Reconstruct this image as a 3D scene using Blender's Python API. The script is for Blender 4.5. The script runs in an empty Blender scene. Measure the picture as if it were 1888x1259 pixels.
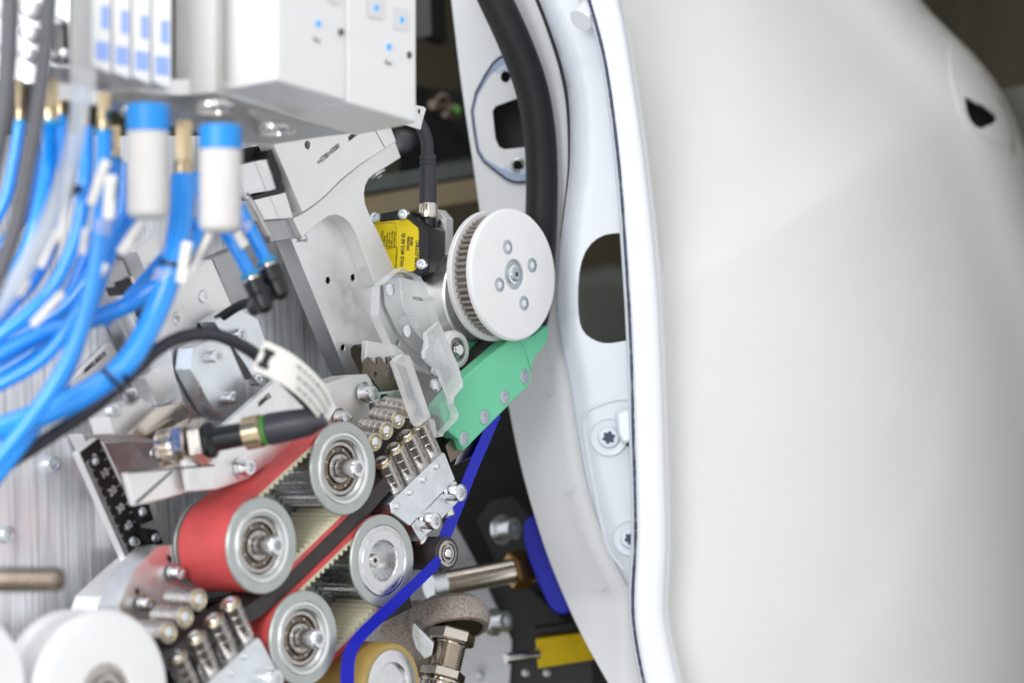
import bpy, bmesh, math, random
from mathutils import Vector, Matrix, Quaternion
from mathutils.geometry import tessellate_polygon, delaunay_2d_cdt
R = math.radians
rnd = random.Random(7)
sc = bpy.context.scene
C = sc.collection
# ------------------------------------------------------------------ camera
FPX = 5000.0            # focal length in photograph pixels (1888 wide)
FOCUS = 50.0            # camera distance of the big white pulley
CAM = Vector((0, -FOCUS, 0))
cam_d = bpy.data.cameras.new('camera'); cam = bpy.data.objects.new('camera', cam_d); C.objects.link(cam)
cam.location = CAM; cam.rotation_euler = (R(90), 0, 0)
cam_d.sensor_width = 36.0; cam_d.lens = 36.0*FPX/1888.0
cam_d.clip_start = .5; cam_d.clip_end = 1000
cam_d.dof.use_dof = True; cam_d.dof.focus_distance = 48.9
cam_d.dof.aperture_fstop = cam_d.lens/1000.0/0.72
sc.camera = cam
# ------------------------------------------------------------------ lighting, added strips included
w = bpy.data.worlds.new("World"); sc.world = w; w.use_nodes = True
bg = w.node_tree.nodes['Background']; bg.inputs[0].default_value = (.97, .985, 1, 1); bg.inputs[1].default_value = .88
def lamp(name, loc, target, sx, sy, power, col=(1, 1, 1)):
    l = bpy.data.lights.new(name, 'AREA'); l.shape = 'RECTANGLE'; l.size = sx; l.size_y = sy; l.energy = power; l.color = col
    o = bpy.data.objects.new(name, l); C.objects.link(o); o.location = loc
    o.rotation_euler = (Vector(target)-Vector(loc)).to_track_quat('-Z', 'Y').to_euler(); return o
lamp('softbox', (-20, -44, 8), (2, 0, 0), 18, 18, 9500)
lamp('overhead_fill_strip', (-8, -24, 34), (-2, 0, 0), 30, 5, 3800, (1, .98, .95))  # unseen strip added overhead for reflections in the metal
lamp('highlight_strip', (-12, -40, 22), (-2, 0, 0), 14, .5, 900)  # unseen narrow strip added for sharp highlights on hoses and bolts
lamp('highlight_strip', (3, -46, 16), (-2, 0, 0), .5, 12, 700)  # second added strip, upright, for the same highlights
lamp('low_softbox', (-8, -44, -26), (0, 0, 0), 24, 6, 900)
sc.view_settings.view_transform = 'Standard'; sc.view_settings.look = 'None'
sc.view_settings.exposure = .12; sc.view_settings.gamma = 1
sc.unit_settings.scale_length = 0.024
# ------------------------------------------------------------------ geometry of the picture plane
def ray(px, py): return Vector(((px-944)/FPX, 1, -(py-629.5)/FPX))
def P(px, py, d): return CAM + ray(px, py)*d
class Frame:
    def __init__(s, O, U, V, N): s.O, s.U, s.V, s.N = O, U.normalized(), V.normalized(), N.normalized()
    def at(s, px, py, n=0):
        r = ray(px, py); t = ((s.O+s.N*n)-CAM).dot(s.N)/r.dot(s.N); return CAM+r*t
    def uv(s, px, py, n=0):
        q = s.at(px, py, n)-s.O; return q.dot(s.U), q.dot(s.V)
    def pt(s, u, v, n=0): return s.O+s.U*u+s.V*v+s.N*n
    def k(s, px, py, n=0): return (s.at(px, py, n).y+FOCUS)/FPX      # world units per photograph pixel there
TH = R(50); ro = Matrix.Rotation(R(-3), 3, 'Y')
F = Frame(P(943, 506, 50), ro@Vector((math.cos(TH), math.sin(TH), 0)), ro@Vector((0, 0, 1)), ro@Vector((math.sin(TH), -math.cos(TH), 0)))
# ------------------------------------------------------------------ objects
WM = {}
def thing(name, label, cat, loc=(0, 0, 0), group=None):
    o = bpy.data.objects.new(name, None); C.objects.link(o); o.location = loc; o.empty_display_size = .1
    WM[o.name] = Matrix.Translation(Vector(loc)); o['label'] = label; o['category'] = cat
    if group: o['group'] = group
    return o
def tag(o, label, cat, group=None):
    o['label'] = label; o['category'] = cat
    if group: o['group'] = group
    return o
def link(o, parent, mw):
    C.objects.link(o); WM[o.name] = mw
    if parent is not None:
        o.parent = parent; l = WM[parent.name].inverted()@mw
    else: l = mw
    o.matrix_basis = l
    return o
def mesh(name, mat, verts, faces, parent=None, smooth=30, bev=0, seg=2):
    c = sum((Vector(v) for v in verts), Vector())/len(verts)
    me = bpy.data.meshes.new(name); me.from_pydata([Vector(v)-c for v in verts], [], faces); me.update()
    bm = bmesh.new(); bm.from_mesh(me); bmesh.ops.recalc_face_normals(bm, faces=bm.faces); bm.to_mesh(me); bm.free()
    if mat: me.materials.append(mat)
    if smooth:
        me.polygons.foreach_set('use_smooth', [True]*len(me.polygons)); me.set_sharp_from_angle(angle=R(smooth))
    o = bpy.data.objects.new(name, me); link(o, parent, Matrix.Translation(c))
    if bev:
        b = o.modifiers.new('edge', 'BEVEL'); b.width = bev; b.segments = seg; b.limit_method = 'ANGLE'; b.angle_limit = R(38)
    return o
def slab(name, mat, front, vec, holes=(), parent=None, bev=.014, smooth=30):
    """front: world points of a flat outline; vec: vector to the back face"""
    loops = [list(map(Vector, front))]+[list(map(Vector, h)) for h in holes]
    flat = [p for l in loops for p in l]; n = len(flat); vec = Vector(vec)
    if len(loops) == 1:
        fs = [list(range(n)), [i+n for i in reversed(range(n))]]
    else:
        tr = tessellate_polygon(loops); fs = [list(t) for t in tr]+[[i+n for i in reversed(t)] for t in tr]
    k = 0
    for l in loops:
        m = len(l)
        for i in range(m): j = (i+1) % m; fs.append([k+i, k+j, k+j+n, k+i+n])
        k += m
    return mesh(name, mat, flat+[p+vec for p in flat], fs, parent, smooth, bev)
def chk(px, py, r, n=0, fr=F, k=20, rr=None):
    """a round hole in a frame's plane, r in photograph pixels along the tall axis"""
    u, v = fr.uv(px, py, n); w_ = r*fr.k(px, py, n); w2 = (rr or r)*fr.k(px, py, n)
    return [fr.pt(u+w_*math.cos(a*2*math.pi/k), v+w2*math.sin(a*2*math.pi/k), n) for a in range(k)]
def smooth_loop(pts, it=2):
    for _ in range(it):
        q = []
        for i in range(len(pts)):
            a, b = pts[i], pts[(i+1) % len(pts)]
            q += [tuple(a[j]*.75+b[j]*.25 for j in range(len(a))), tuple(a[j]*.25+b[j]*.75 for j in range(len(a)))]
        pts = q
    return pts
def plate(name, mat, px, n1, n0, holes=(), parent=None, fr=F, bev=.014, rnd_=0):
    if rnd_: px = smooth_loop(px, rnd_)
    front = [fr.at(x, y, n1) for x, y in px]
    hs = [h if isinstance(h[0], Vector) else [fr.at(x, y, n1) for x, y in h] for h in holes]
    return slab(name, mat, front, fr.N*(n0-n1), hs, parent, bev)
def box_px(name, mat, pts, vec, parent=None, bev=.02):
    return slab(name, mat, [P(*p) for p in pts], vec, (), parent, bev)
def shape_r(s, r, a):
    if s == 'h': return r*math.cos(R(30))/math.cos((a % R(60))-R(30))
    if s == 't': return r*(1+.17*math.cos(6*a))
    return r
def lathe_mesh(name, rows, seg=40, smooth=30, cap=True):
    vs, fs = [], []
    for row in rows:
        r, z = row[0], row[1]; s = row[2] if len(row) > 2 else 'c'
        for i in range(seg):
            a = 2*math.pi*i/seg; q = shape_r(s, r, a); vs.append((q*math.cos(a), q*math.sin(a), z))
    m = len(rows)
    for k in range(m-1):
        for i in range(seg):
            j = (i+1) % seg; fs.append([k*seg+i, k*seg+j, (k+1)*seg+j, (k+1)*seg+i])
    if cap:
        fs.append(list(range(seg))[::-1]); fs.append([(m-1)*seg+i for i in range(seg)])
    me = bpy.data.meshes.new(name); me.from_pydata(vs, [], fs); me.update()
    bm = bmesh.new(); bm.from_mesh(me); bmesh.ops.remove_doubles(bm, verts=bm.verts, dist=1e-6)
    bmesh.ops.recalc_face_normals(bm, faces=bm.faces); bm.to_mesh(me); bm.free()
    me.polygons.foreach_set('use_smooth', [True]*len(me.polygons)); me.set_sharp_from_angle(angle=R(smooth))
    return me
def orient(center, axis, scale=1.0, spin=0.0):
    q = Vector(axis).normalized().to_track_quat('Z', 'Y')
    return Matrix.Translation(center)@q.to_matrix().to_4x4()@Matrix.Rotation(spin, 4, 'Z')@Matrix.Diagonal((scale, scale, scale, 1))
def lathe(name, mat, center, axis, rows, parent=None, seg=48, spin=0, smooth=30, cap=True):
    me = lathe_mesh(name, rows, seg, smooth, cap); me.materials.append(mat)
    o = bpy.data.objects.new(name, me); return link(o, parent, orient(center, axis, 1, spin))
def crom(pts, sub=8):
    pts = [Vector(p) for p in pts]; out = []
    for i in range(len(pts)-1):
        p0 = pts[i-1] if i else pts[0]*2-pts[1]; p1, p2 = pts[i], pts[i+1]; p3 = pts[i+2] if i+2 < len(pts) else p2*2-p1
        for k in range(sub):
            t = k/sub; out.append(.5*((2*p1)+(p2-p0)*t+(2*p0-5*p1+4*p2-p3)*t*t+(3*p1-p0-3*p2+p3)*t**3))
    out.append(pts[-1]); return out
def sweep(name, mat, pts, rad, parent=None, seg=14, sub=8, sect=None, up=None, rfun=None):
    """pts world; rad radius; sect optional cross-section [(a,b)...] in (side, up)"""
    ps = crom(pts, sub) if sub else [Vector(p) for p in pts]
    vs, fs = [], []; n = len(ps); prev = None
    sec = sect or [(math.cos(2*math.pi*i/seg), math.sin(2*math.pi*i/seg)) for i in range(seg)]
    m = len(sec)
    for i, p in enumerate(ps):
        t = (ps[min(i+1, n-1)]-ps[max(i-1, 0)]).normalized()
        if up is not None: u = Vector(up)-t*t.dot(Vector(up)); u.normalize()
        else:
            u = prev or (Vector((0, -1, 0)) if abs(t.y) < .9 else Vector((0, 0, 1)))
            u = (u-t*t.dot(u)).normalized(); prev = u
        s = t.cross(u); rr = rad*(rfun(i/(n-1)) if rfun else 1)
        for a, b in sec: vs.append(p+(s*a+u*b)*rr)
    for i in range(n-1):
        for j in range(m):
            k = (j+1) % m; fs.append([i*m+j, i*m+k, (i+1)*m+k, (i+1)*m+j])
    fs.append(list(range(m))[::-1]); fs.append([(n-1)*m+j for j in range(m)])
    return mesh(name, mat, vs, fs, parent, 40)
def hose(name, mat, pts, rpx, parent=None, **k):
    d = sum(p[2] for p in pts)/len(pts)
    return sweep(name, mat, [P(*p) for p in pts], rpx*d/FPX, parent, **k)
def inside(x, y, poly):
    c = False; j = len(poly)-1
    for i in range(len(poly)):
        xi, yi = poly[i][:2]; xj, yj = poly[j][:2]
        if (yi > y) != (yj > y) and x < (xj-xi)*(y-yi)/(yj-yi)+xi: c = not c
        j = i
    return c
def sheet(name, mat, outline, depth, step=20, holes=(), thick=.12, parent=None, smooth=50, tdir=(0, 1, 0)):
    """a curved panel: outline in photograph pixels, depth(px,py) its distance, real thickness behind"""
    v2, ed, grid = [], [], []
    for l in [outline]+list(holes):
        k = len(v2); q = []
        for i in range(len(l)):
            a, b = l[i], l[(i+1) % len(l)]; L = math.hypot(b[0]-a[0], b[1]-a[1]); m = max(1, int(L/step))
            for t in range(m): q.append((a[0]+(b[0]-a[0])*t/m, a[1]+(b[1]-a[1])*t/m))
        v2 += q; ed += [(k+i, k+(i+1) % len(q)) for i in range(len(q))]
    xs = [p[0] for p in outline]; ys = [p[1] for p in outline]
    y = min(ys)+step*.5; row = 0
    while y < max(ys):
        x = min(xs)+step*(.5 if row % 2 else .1)
        while x < max(xs):
            if inside(x, y, outline) and not any(inside(x, y, h) for h in holes) and all((x-p[0])**2+(y-p[1])**2 > (step*.45)**2 for p in v2): grid.append((x, y))
            x += step
        y += step; row += 1
    allp = v2+grid
    r = delaunay_2d_cdt([Vector(p) for p in allp], ed, [], 0, 1e-4)
    V, Fs = r[0], r[2]; fs = []
    for f in Fs:
        cx = sum(V[i][0] for i in f)/len(f); cy = sum(V[i][1] for i in f)/len(f)
        if inside(cx, cy, outline) and not any(inside(cx, cy, h) for h in holes): fs.append(list(f))
    vs = [P(p[0], p[1], depth(p[0], p[1])) for p in V]
    n = len(vs); cnt = {}
    for f in fs:
        for i in range(len(f)):
            a, b = f[i], f[(i+1) % len(f)]; cnt.setdefault((min(a, b), max(a, b)), []).append((a, b))
    td = Vector(tdir)*thick
    bfs = [[i+n for i in reversed(f)] for f in fs]
    for e, l in cnt.items():
        if len(l) == 1: a, b = l[0]; bfs.append([b, a, a+n, b+n])
    return mesh(name, mat, vs+[v+td for v in vs], fs+bfs, parent, smooth)
def loft(name, mat, rows, parent=None, smooth=60, closed=False):
    m = len(rows[0]); vs = [p for r in rows for p in r]; fs = []
    for i in range(len(rows)-1):
        for j in range(m if closed else m-1):
            k = (j+1) % m; fs.append([i*m+j, i*m+k, (i+1)*m+k, (i+1)*m+j])
    if closed: fs.append(list(range(m))[::-1]); fs.append([(len(rows)-1)*m+j for j in range(m)])
    return mesh(name, mat, vs, fs, parent, smooth)
def text(body, mat, origin, xdir, ydir, size, parent=None, name='lettering', xs=1.0, align='LEFT', ex=.002, bold=0.0):
    cu = bpy.data.curves.new(name, 'FONT'); cu.body = body; cu.size = size; cu.extrude = ex; cu.resolution_u = 3; cu.align_x = align; cu.offset = bold
    t = bpy.data.objects.new(name, cu); C.objects.link(t); dg = bpy.context.evaluated_depsgraph_get()
    me = bpy.data.meshes.new_from_object(t.evaluated_get(dg)); bpy.data.objects.remove(t); bpy.data.curves.remove(cu)
    me.materials.clear(); me.materials.append(mat)
    o = bpy.data.objects.new(name, me); x = Vector(xdir).normalized(); y = Vector(ydir); y = (y-x*x.dot(y)).normalized(); z = x.cross(y)
    m = Matrix((x*xs, y, z)).transposed().to_4x4(); m.translation = Vector(origin)
    return link(o, parent, m)
# ------------------------------------------------------------------ materials
def mat(name, col, metal=0.0, rough=.5, bump=0.0, bscale=20, stretch=(1, 1, 1), var=0.0, vscale=4, rvar=0.0, spec=.5, coat=0.0, aniso=0, rot=(0, 0, 0), sss=0):
    m = bpy.data.materials.new(name); m.use_nodes = True; nt = m.node_tree; b = nt.nodes['Principled BSDF']
    b.inputs['Base Color'].default_value = (*col, 1); b.inputs['Metallic'].default_value = metal; b.inputs['Roughness'].default_value = rough
    b.inputs['Specular IOR Level'].default_value = spec; b.inputs['Coat Weight'].default_value = coat; b.inputs['Coat Roughness'].default_value = .15
    if sss: b.inputs['Subsurface Weight'].default_value = sss; b.inputs['Subsurface Radius'].default_value = (.3, .3, .3); b.inputs['Subsurface Scale'].default_value = .3
    if aniso: b.inputs['Anisotropic'].default_value = aniso
    tc = nt.nodes.new('ShaderNodeTexCoord'); mp = nt.nodes.new('ShaderNodeMapping'); mp.inputs['Scale'].default_value = stretch; mp.inputs['Rotation'].default_value = rot
    nt.links.new(tc.outputs['Object'], mp.inputs[0])
    def noise(s, det=4):
        n = nt.nodes.new('ShaderNodeTexNoise'); n.inputs['Scale'].default_value = s; n.inputs['Detail'].default_value = det
        nt.links.new(mp.outputs[0], n.inputs[0]); return n.outputs[0]
    if bump:
        bn = nt.nodes.new('ShaderNodeBump'); bn.inputs['Strength'].default_value = bump; bn.inputs['Distance'].default_value = .02
        nt.links.new(noise(bscale), bn.inputs['Height']); nt.links.new(bn.outputs[0], b.inputs['Normal'])
    if var:
        mx = nt.nodes.new('ShaderNodeMapRange'); mx.inputs[1].default_value = .25; mx.inputs[2].default_value = .75; mx.inputs[3].default_value = 1-var; mx.inputs[4].default_value = 1+var
        nt.links.new(noise(vscale), mx.inputs[0]); hs = nt.nodes.new('ShaderNodeHueSaturation'); hs.inputs['Color'].default_value = (*col, 1)
        nt.links.new(mx.outputs[0], hs.inputs['Value']); nt.links.new(hs.outputs[0], b.inputs['Base Color'])
    if rvar:
        mr = nt.nodes.new('ShaderNodeMapRange'); mr.inputs[1].default_value = .3; mr.inputs[2].default_value = .7
        mr.inputs[3].default_value = max(.03, rough-rvar); mr.inputs[4].default_value = min(1, rough+rvar)
        nt.links.new(noise(vscale*1.7), mr.inputs[0]); nt.links.new(mr.outputs[0], b.inputs['Roughness'])
    return m
M = dict(
 alu=mat('milled_aluminium', (.86, .86, .86), 1, .38, .04, 30, var=.05, vscale=3, rvar=.08),
 alu_l=mat('bead_blasted_aluminium', (.92, .91, .895), .8, .5, .08, 60, var=.03, vscale=1.5, rvar=.05),
 alu_d=mat('dark_aluminium', (.42, .42, .44), 1, .33, .1, 30, var=.08, vscale=2, rvar=.08),
 brushed=mat('vertically_brushed_aluminium', (.88, .90, .94), .75, .42, .35, 5, (7, 7, .12), .33, 1.6, .12),
 zinc_d=mat('blue_grey_zinc', (.50, .56, .60), 1, .36, .06, 12, var=.12, vscale=3),
 turned=mat('turned_aluminium', (.70, .70, .71), 1, .28, .04, 30, var=.05, vscale=6, rvar=.06),
 seat_shade=mat('pale_blue_seat_shade', (.52, .60, .74), 0, .4, coat=.2),  # inner shading of the hinge seat, painted pale blue
 zinc=mat('zinc_plated_steel', (.76, .80, .83), 1, .33, .08, 9, var=.1, vscale=2.2, rvar=.1),
 bolt=mat('bright_screw_steel', (.78, .79, .80), 1, .2, .05, 30, var=.06, vscale=8, rvar=.08),
 steel=mat('polished_steel', (.62, .60, .58), 1, .16, .03, 20, var=.1, vscale=5, rvar=.08),
 bearing=mat('bearing_steel', (.50, .465, .44), 1, .27, .04, 30, var=.12, vscale=9, rvar=.1),
 gold=mat('brassy_seal', (.55, .47, .27), 1, .3, .05, 30, var=.12, vscale=9),
 nickel=mat('nickel_plated_brass', (.68, .62, .55), 1, .16, .03, 30, var=.06, vscale=6, rvar=.06),
 brass=mat('brass', (.62, .50, .32), 1, .24, .05, 20, var=.1, vscale=5),
 bronze=mat('dark_brass', (.36, .22, .08), 1, .35, .05, 20, var=.15, vscale=5),
 brownsteel=mat('tempered_brown_steel', (.215, .175, .14), 1, .32, .08, 14, var=.25, vscale=1.6, rvar=.1),
 cast=mat('sand_cast_bronze_grey', (.47, .405, .36), .7, .5, 1.0, 45, var=.5, vscale=26),
 flange=mat('grey_anodised_flange', (.44, .475, .46), .55, .35, .05, 30, var=.06, vscale=3, rvar=.05),
 white=mat('white_plastic', (.80, .80, .80), 0, .38, .02, 40, var=.015, vscale=2),
 pom=mat('white_nylon', (.80, .80, .81), 0, .40, .05, 50, var=.03, vscale=2.5, rvar=.1, sss=.15),
 offwhite=mat('porous_white_plastic', (.60, .585, .57), 0, .7, .1, 60, var=.03, vscale=8),
 body=mat('primed_white_body_sheet', (.66, .70, .76), 0, .38, .015, 30, var=.015, vscale=.5, coat=.2),
 body_flange=mat('primed_white_flange_sheet', (.70, .715, .735), 0, .42, .015, 30, var=.015, vscale=.5, coat=.15),
 outer=mat('light_grey_body_paint', (.69, .69, .675), 0, .5, .01, 30, var=.02, vscale=.5, coat=.06),
 hem=mat('white_body_paint', (.80, .825, .87), 0, .25, .01, 30, coat=.5),
 sealant=mat('dark_blue_sealant_and_shade', (.035, .045, .10), 0, .5, .3, 30, var=.4, vscale=6),
 bluebody=mat('blue_grey_shade', (.33, .40, .55), 0, .4, .02, 20, var=.12, vscale=3, coat=.2),  # also paints the darker shading round the hinge seat
 rubber=mat('black_rubber', (.012, .012, .014), 0, .45, .12, 60, var=.12, vscale=5, spec=.28),
 rubber_g=mat('dark_grey_rubber', (.035, .030, .031), 0, .55, .2, 60, var=.15, vscale=8),
 cable=mat('dark_grey_cable', (.03, .03, .04), 0, .45, .05, 60, var=.06, vscale=5),
 cable_l=mat('grey_cable', (.085, .085, .10), 0, .45, .05, 60, var=.06, vscale=5),
 black=mat('black_plastic', (.009, .010, .012), 0, .3, .08, 40, var=.1, vscale=6),
 blackp=mat('black_anodised_plate', (.012, .012, .012), .3, .5, .1, 30, var=.2, vscale=2),
 blue=mat('blue_pneumatic_hose', (.005, .30, .92), 0, .2, .01, 20, var=.05, vscale=3, coat=.8),
 ring=mat('cyan_release_ring', (.01, .30, .62), 0, .35),
 muff=mat('blue_collar_plastic', (.008, .24, .68), 0, .4),
 tape=mat('royal_blue_tape', (.004, .013, .60), 0, .42, .04, 6, var=.12, vscale=1.2, spec=.3),
 loop=mat('deep_blue_plastic', (.010, .016, .36), 0, .5, .05, 20, var=.12, vscale=1.5, spec=.3),
 red=mat('red_belt_rubber', (.58, .07, .07), 0, .55, .15, 50, (1, 1, 1), .2, 1.6, rvar=.12),
 cream=mat('cream_polyurethane', (.60, .57, .42), 0, .5, .08, 40, var=.08, vscale=4),
 teeth=mat('stone_grey_tooth_steel', (.34, .31, .28), .55, .45, .15, 40, var=.12, vscale=5),
 green=mat('mint_green_plastic', (.15, .59, .35), 0, .48, .05, 40, var=.05, vscale=1.2, rvar=.1),
 yellow=mat('yellow_label', (.80, .62, .0), 0, .5, .01, 20),
 yell2=mat('yellow_paint', (.60, .42, .0), 0, .5, .06, 12, var=.14, vscale=2.5),
 ink=mat('black_ink', (.01, .01, .01), 0, .5),
 inkg=mat('grey_ink', (.12, .12, .12), 0, .5),
 inkw=mat('white_ink', (.75, .75, .75), 0, .5),
 bluelab=mat('blue_print', (.30, .42, .85), 0, .45),
 gfx=mat('pale_grey_print', (.72, .73, .75), 0, .4),
 tagw=mat('white_tag_plastic', (.80, .78, .74), 0, .5),
 ivory=mat('amber_roller_rubber', (.40, .28, .08), 0, .35, .02, 30, var=.1, vscale=3),
 wall=mat('olive_hall_wall', (.060, .054, .032), 0, .9, var=.35, vscale=.15),
 beam=mat('dim_beige_beam', (.26, .21, .13), 0, .7),
 grey=mat('grey_cabinet_paint', (.10, .10, .09), 0, .6, var=.1, vscale=1),
 darkm=mat('dark_machine_paint', (.022, .024, .024), 0, .5, var=.3, vscale=1),
 teal=mat('teal_grey_cover', (.11, .13, .125), .2, .5, var=.2, vscale=1),
 greenled=mat('green_plastic', (.05, .22, .03), 0, .5),
)
def emis(name, col, s):
    m = bpy.data.materials.new(name); m.use_nodes = True; b = m.node_tree.nodes['Principled BSDF']
    b.inputs['Base Color'].default_value = (*col, 1); b.inputs['Emission Color'].default_value = (*col, 1); b.inputs['Emission Strength'].default_value = s; return m
M['led'] = emis('lit_blue_led', (.06, .36, .95), .35)
def clear(name, col, fac, rough=.2):
    m = bpy.data.materials.new(name); m.use_nodes = True; nt = m.node_tree; b = nt.nodes['Principled BSDF']; o = nt.nodes['Material Output']
    b.inputs['Base Color'].default_value = (*col, 1); b.inputs['Roughness'].default_value = rough; b.inputs['Coat Weight'].default_value = .4
    t = nt.nodes.new('ShaderNodeBsdfTransparent'); t.inputs[0].default_value = (.95, .97, .97, 1); mx = nt.nodes.new('ShaderNodeMixShader')
    n = nt.nodes.new('ShaderNodeTexNoise'); n.inputs['Scale'].default_value = 1.3; mr = nt.nodes.new('ShaderNodeMapRange')
    mr.inputs[1].default_value = .3; mr.inputs[2].default_value = .7; mr.inputs[3].default_value = fac*.7; mr.inputs[4].default_value = min(1, fac*1.3)
    nt.links.new(n.outputs[0], mr.inputs[0]); nt.links.new(mr.outputs[0], mx.inputs[0])
    nt.links.new(t.outputs[0], mx.inputs[1]); nt.links.new(b.outputs[0], mx.inputs[2]); nt.links.new(mx.outputs[0], o.inputs[0]); return m
M['acryl'] = clear('clear_acrylic', (.80, .80, .82), .11, .12)
M['acryl2'] = clear('hazy_acrylic', (.82, .81, .82), .30, .25)
M['acryl_e'] = clear('frosted_acrylic_edge', (.85, .86, .86), .72, .5)
M['milky'] = clear('milky_hose', (.62, .66, .74), .62, .2)
M['sleeve'] = clear('clear_sleeve', (.62, .68, .92), .5, .2)
# ------------------------------------------------------------------ screws (shared meshes)
SM = {}
def screw_mesh(kind, m='bolt'):
    key = (kind, m)
    if key in SM: return SM[key]
    rows = dict(
      cap=[(1, -1.5), (1, -.12), (.97, -.04), (.88, 0), (.60, 0, 'h'), (.56, -.05, 'h'), (.55, -.6, 'h'), (.02, -.62)],
      capw=[(1.32, -1.75), (1.32, -1.5), (1, -1.5), (1, -.12), (.97, -.04), (.88, 0), (.60, 0, 'h'), (.55, -.6, 'h'), (.02, -.62)],
      flat=[(1.04, -.1), (1.02, 0), (.97, .02), (.46, .02, 't'), (.44, -.02, 't'), (.40, -.7, 't'), (.02, -.72)],
      button=[(1, -.5), (1, -.2), (.92, -.02), (.75, .12), (.55, .2), (.42, .22, 'h'), (.40, -.2, 'h'), (.02, -.22)],
      dome=[(1, -.3), (1, -.05), (.9, .16), (.66, .32), (.36, .42), (.3, .42, 't'), (.26, .2, 't'), (.02, .2)],
      pin=[(1, -.5), (1, .35), (.85, .5), (.5, .56), (.02, .57)],
      stud=[(1.7, -.15), (1.7, 0), (1, .0), (1, 2.2), (.9, 2.32), (.58, 2.32, 'h'), (.55, 1.8, 'h'), (.02, 1.8)],
      hexh=[(1.5, -1.25), (1.5, -1.1), (1.15, -1.1, 'h'), (1.15, -.08, 'h'), (1.0, 0), (.02, 0)],
      bore=[(1.1, .003), (1.0, .003), (.8, -.12), (.72, -.3), (.7, -.9), (.02, -.95)],
    )[kind]
    me = lathe_mesh('screw_'+kind, rows, 36); me.materials.append(M[m]); SM[key] = me; return me
def screw(px, py, n, r, parent, kind='cap', fr=F, m='bolt', name='screw', axis=None, at=None, spin=None):
    k = fr.k(px, py, n) if at is None else 1
    c = fr.at(px, py, n) if at is None else at
    o = bpy.data.objects.new(name, screw_mesh(kind, m))
    return link(o, parent, orient(c, axis or fr.N, r*k, rnd.random()*1.0 if spin is None else spin))
# ================================================================== THE SETTING: dim hall far behind
def struct(o): o['kind'] = 'structure'; return o
struct(slab('hall_wall', M['wall'], [(-60, 62, -40), (60, 62, -40), (60, 62, 40), (-60, 62, 40)], (0, 1, 0), bev=0))
struct(slab('shading_side_wall', M['wall'], [(13.5, 3, -40), (13.5, 61.9, -40), (13.5, 61.9, 26), (13.5, 3, 26)], (1, 0, 0), bev=0))  # added close beside the door to darken its right-facing sides
struct(slab('shading_ceiling', M['wall'], [(-60, 3, 26), (13.4, 3, 26), (13.4, 61.9, 26), (-60, 61.9, 26)], (0, 0, 1), bev=0))  # dark cover added above to shade upward-facing parts of the panel
struct(slab('hall_floor', M['wall'], [(-60, -30, -40), (60, -30, -40), (60, 63, -40), (-60, 63, -40)], (0, 0, -1), bev=0))
b_ = box_px('steel_beam', M['beam'], [(600, 415, 57.5), (920, 365, 59.5), (920, 322, 59.5), (600, 372, 57.5)], (0, 1, 0))
tag(b_, 'blurred beige beam behind the yellow labelled sensor', 'beam')
b_ = box_px('steel_beam', M['grey'], [(640, 362, 57.6), (900, 320, 59.4), (900, 292, 59.4), (640, 334, 57.6)], (0, 1.2, 0))
b_.data.materials[0] = M['teal']; tag(b_, 'blurred dark green beam just above the beige beam', 'beam')
t = thing('drive_unit', 'blurred black machine housing behind the upright sensor cable', 'machine', P(800, 260, 60))
box_px('housing', M['darkm'], [(735, 330, 60), (900, 330, 62), (900, 170, 62), (800, 165, 60), (735, 150, 60)], (0, 2, 0), t)
box_px('cover', M['teal'], [(800, 330, 59.6), (870, 325, 60.6), (865, 290, 60.6), (810, 300, 59.6)], (0, .3, 0), t)
lathe('shaft_hole', M['black'], P(745, 262, 59.2), (0, -1, .1), [(.25, -.3), (.25, 0), (.2, .02), (.02, .02)], t)
screw(0, 0, 0, .22, t, 'cap', m='brownsteel', axis=(.5, -1, 0), at=P(818, 190, 59)); screw(0, 0, 0, .18, t, 'cap', m='brownsteel', axis=(.5, -1, 0), at=P(838, 208, 59))
box_px('indicator', M['greenled'], [(834, 206, 59), (850, 210, 59), (848, 196, 59), (836, 192, 59)], (0, .2, 0), t)
b_ = box_px('junction_box', M['darkm'], [(762, -60, 58), (790, -60, 58), (797, 66, 58), (775, 72, 58), (762, 66, 58)], (.3, 1.5, 0))
tag(b_, 'black box seen between the white controllers and the door', 'box')
t = thing('cabinet', 'grey cabinet with pale wires seen through the oval door hole', 'cabinet', P(1110, 580, 80))
box_px('housing', M['grey'], [(1020, 720, 80), (1200, 720, 80), (1200, 500, 80), (1120, 492, 80), (1070, 505, 80), (1020, 500, 80)], (0, 3, 0), t)
for i in range(9):
    x = 1062+i*13
    hose('wire', M['grey'], [(x, 520+rnd.random()*8, 79.6), (x+3, 580, 79.3), (x+rnd.random()*6, 700, 79.6)], 2.2, t, seg=6)
b_ = box_px('ceiling_duct', M['grey'], [(1850, 300, 60), (1990, 300, 60), (1990, 140, 60), (1850, 165, 60)], (0, 1, 0)); tag(b_, 'blurred grey duct at the right edge behind the panel', 'duct')

# ================================================================== THE CAR DOOR
door = thing('car_door', 'white car door shell in primer with large smooth outer panel', 'car door', P(1200, 1200, 52))
def interp(tab, y):
    if y <= tab[0][0]: return tab[0][1]+(y-tab[0][0])*(tab[1][1]-tab[0][1])/(tab[1][0]-tab[0][0])
    for (a, u), (b, v) in zip(tab, tab[1:]):
        if y <= b: return u+(v-u)*(y-a)/(b-a)
    return v+(y-b)*(v-u)/(b-a)
def curve_tab(tab):
    ps = crom([(a, b, 0) for a, b in tab], 6); return [(p[0], p[1]) for p in ps]
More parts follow.
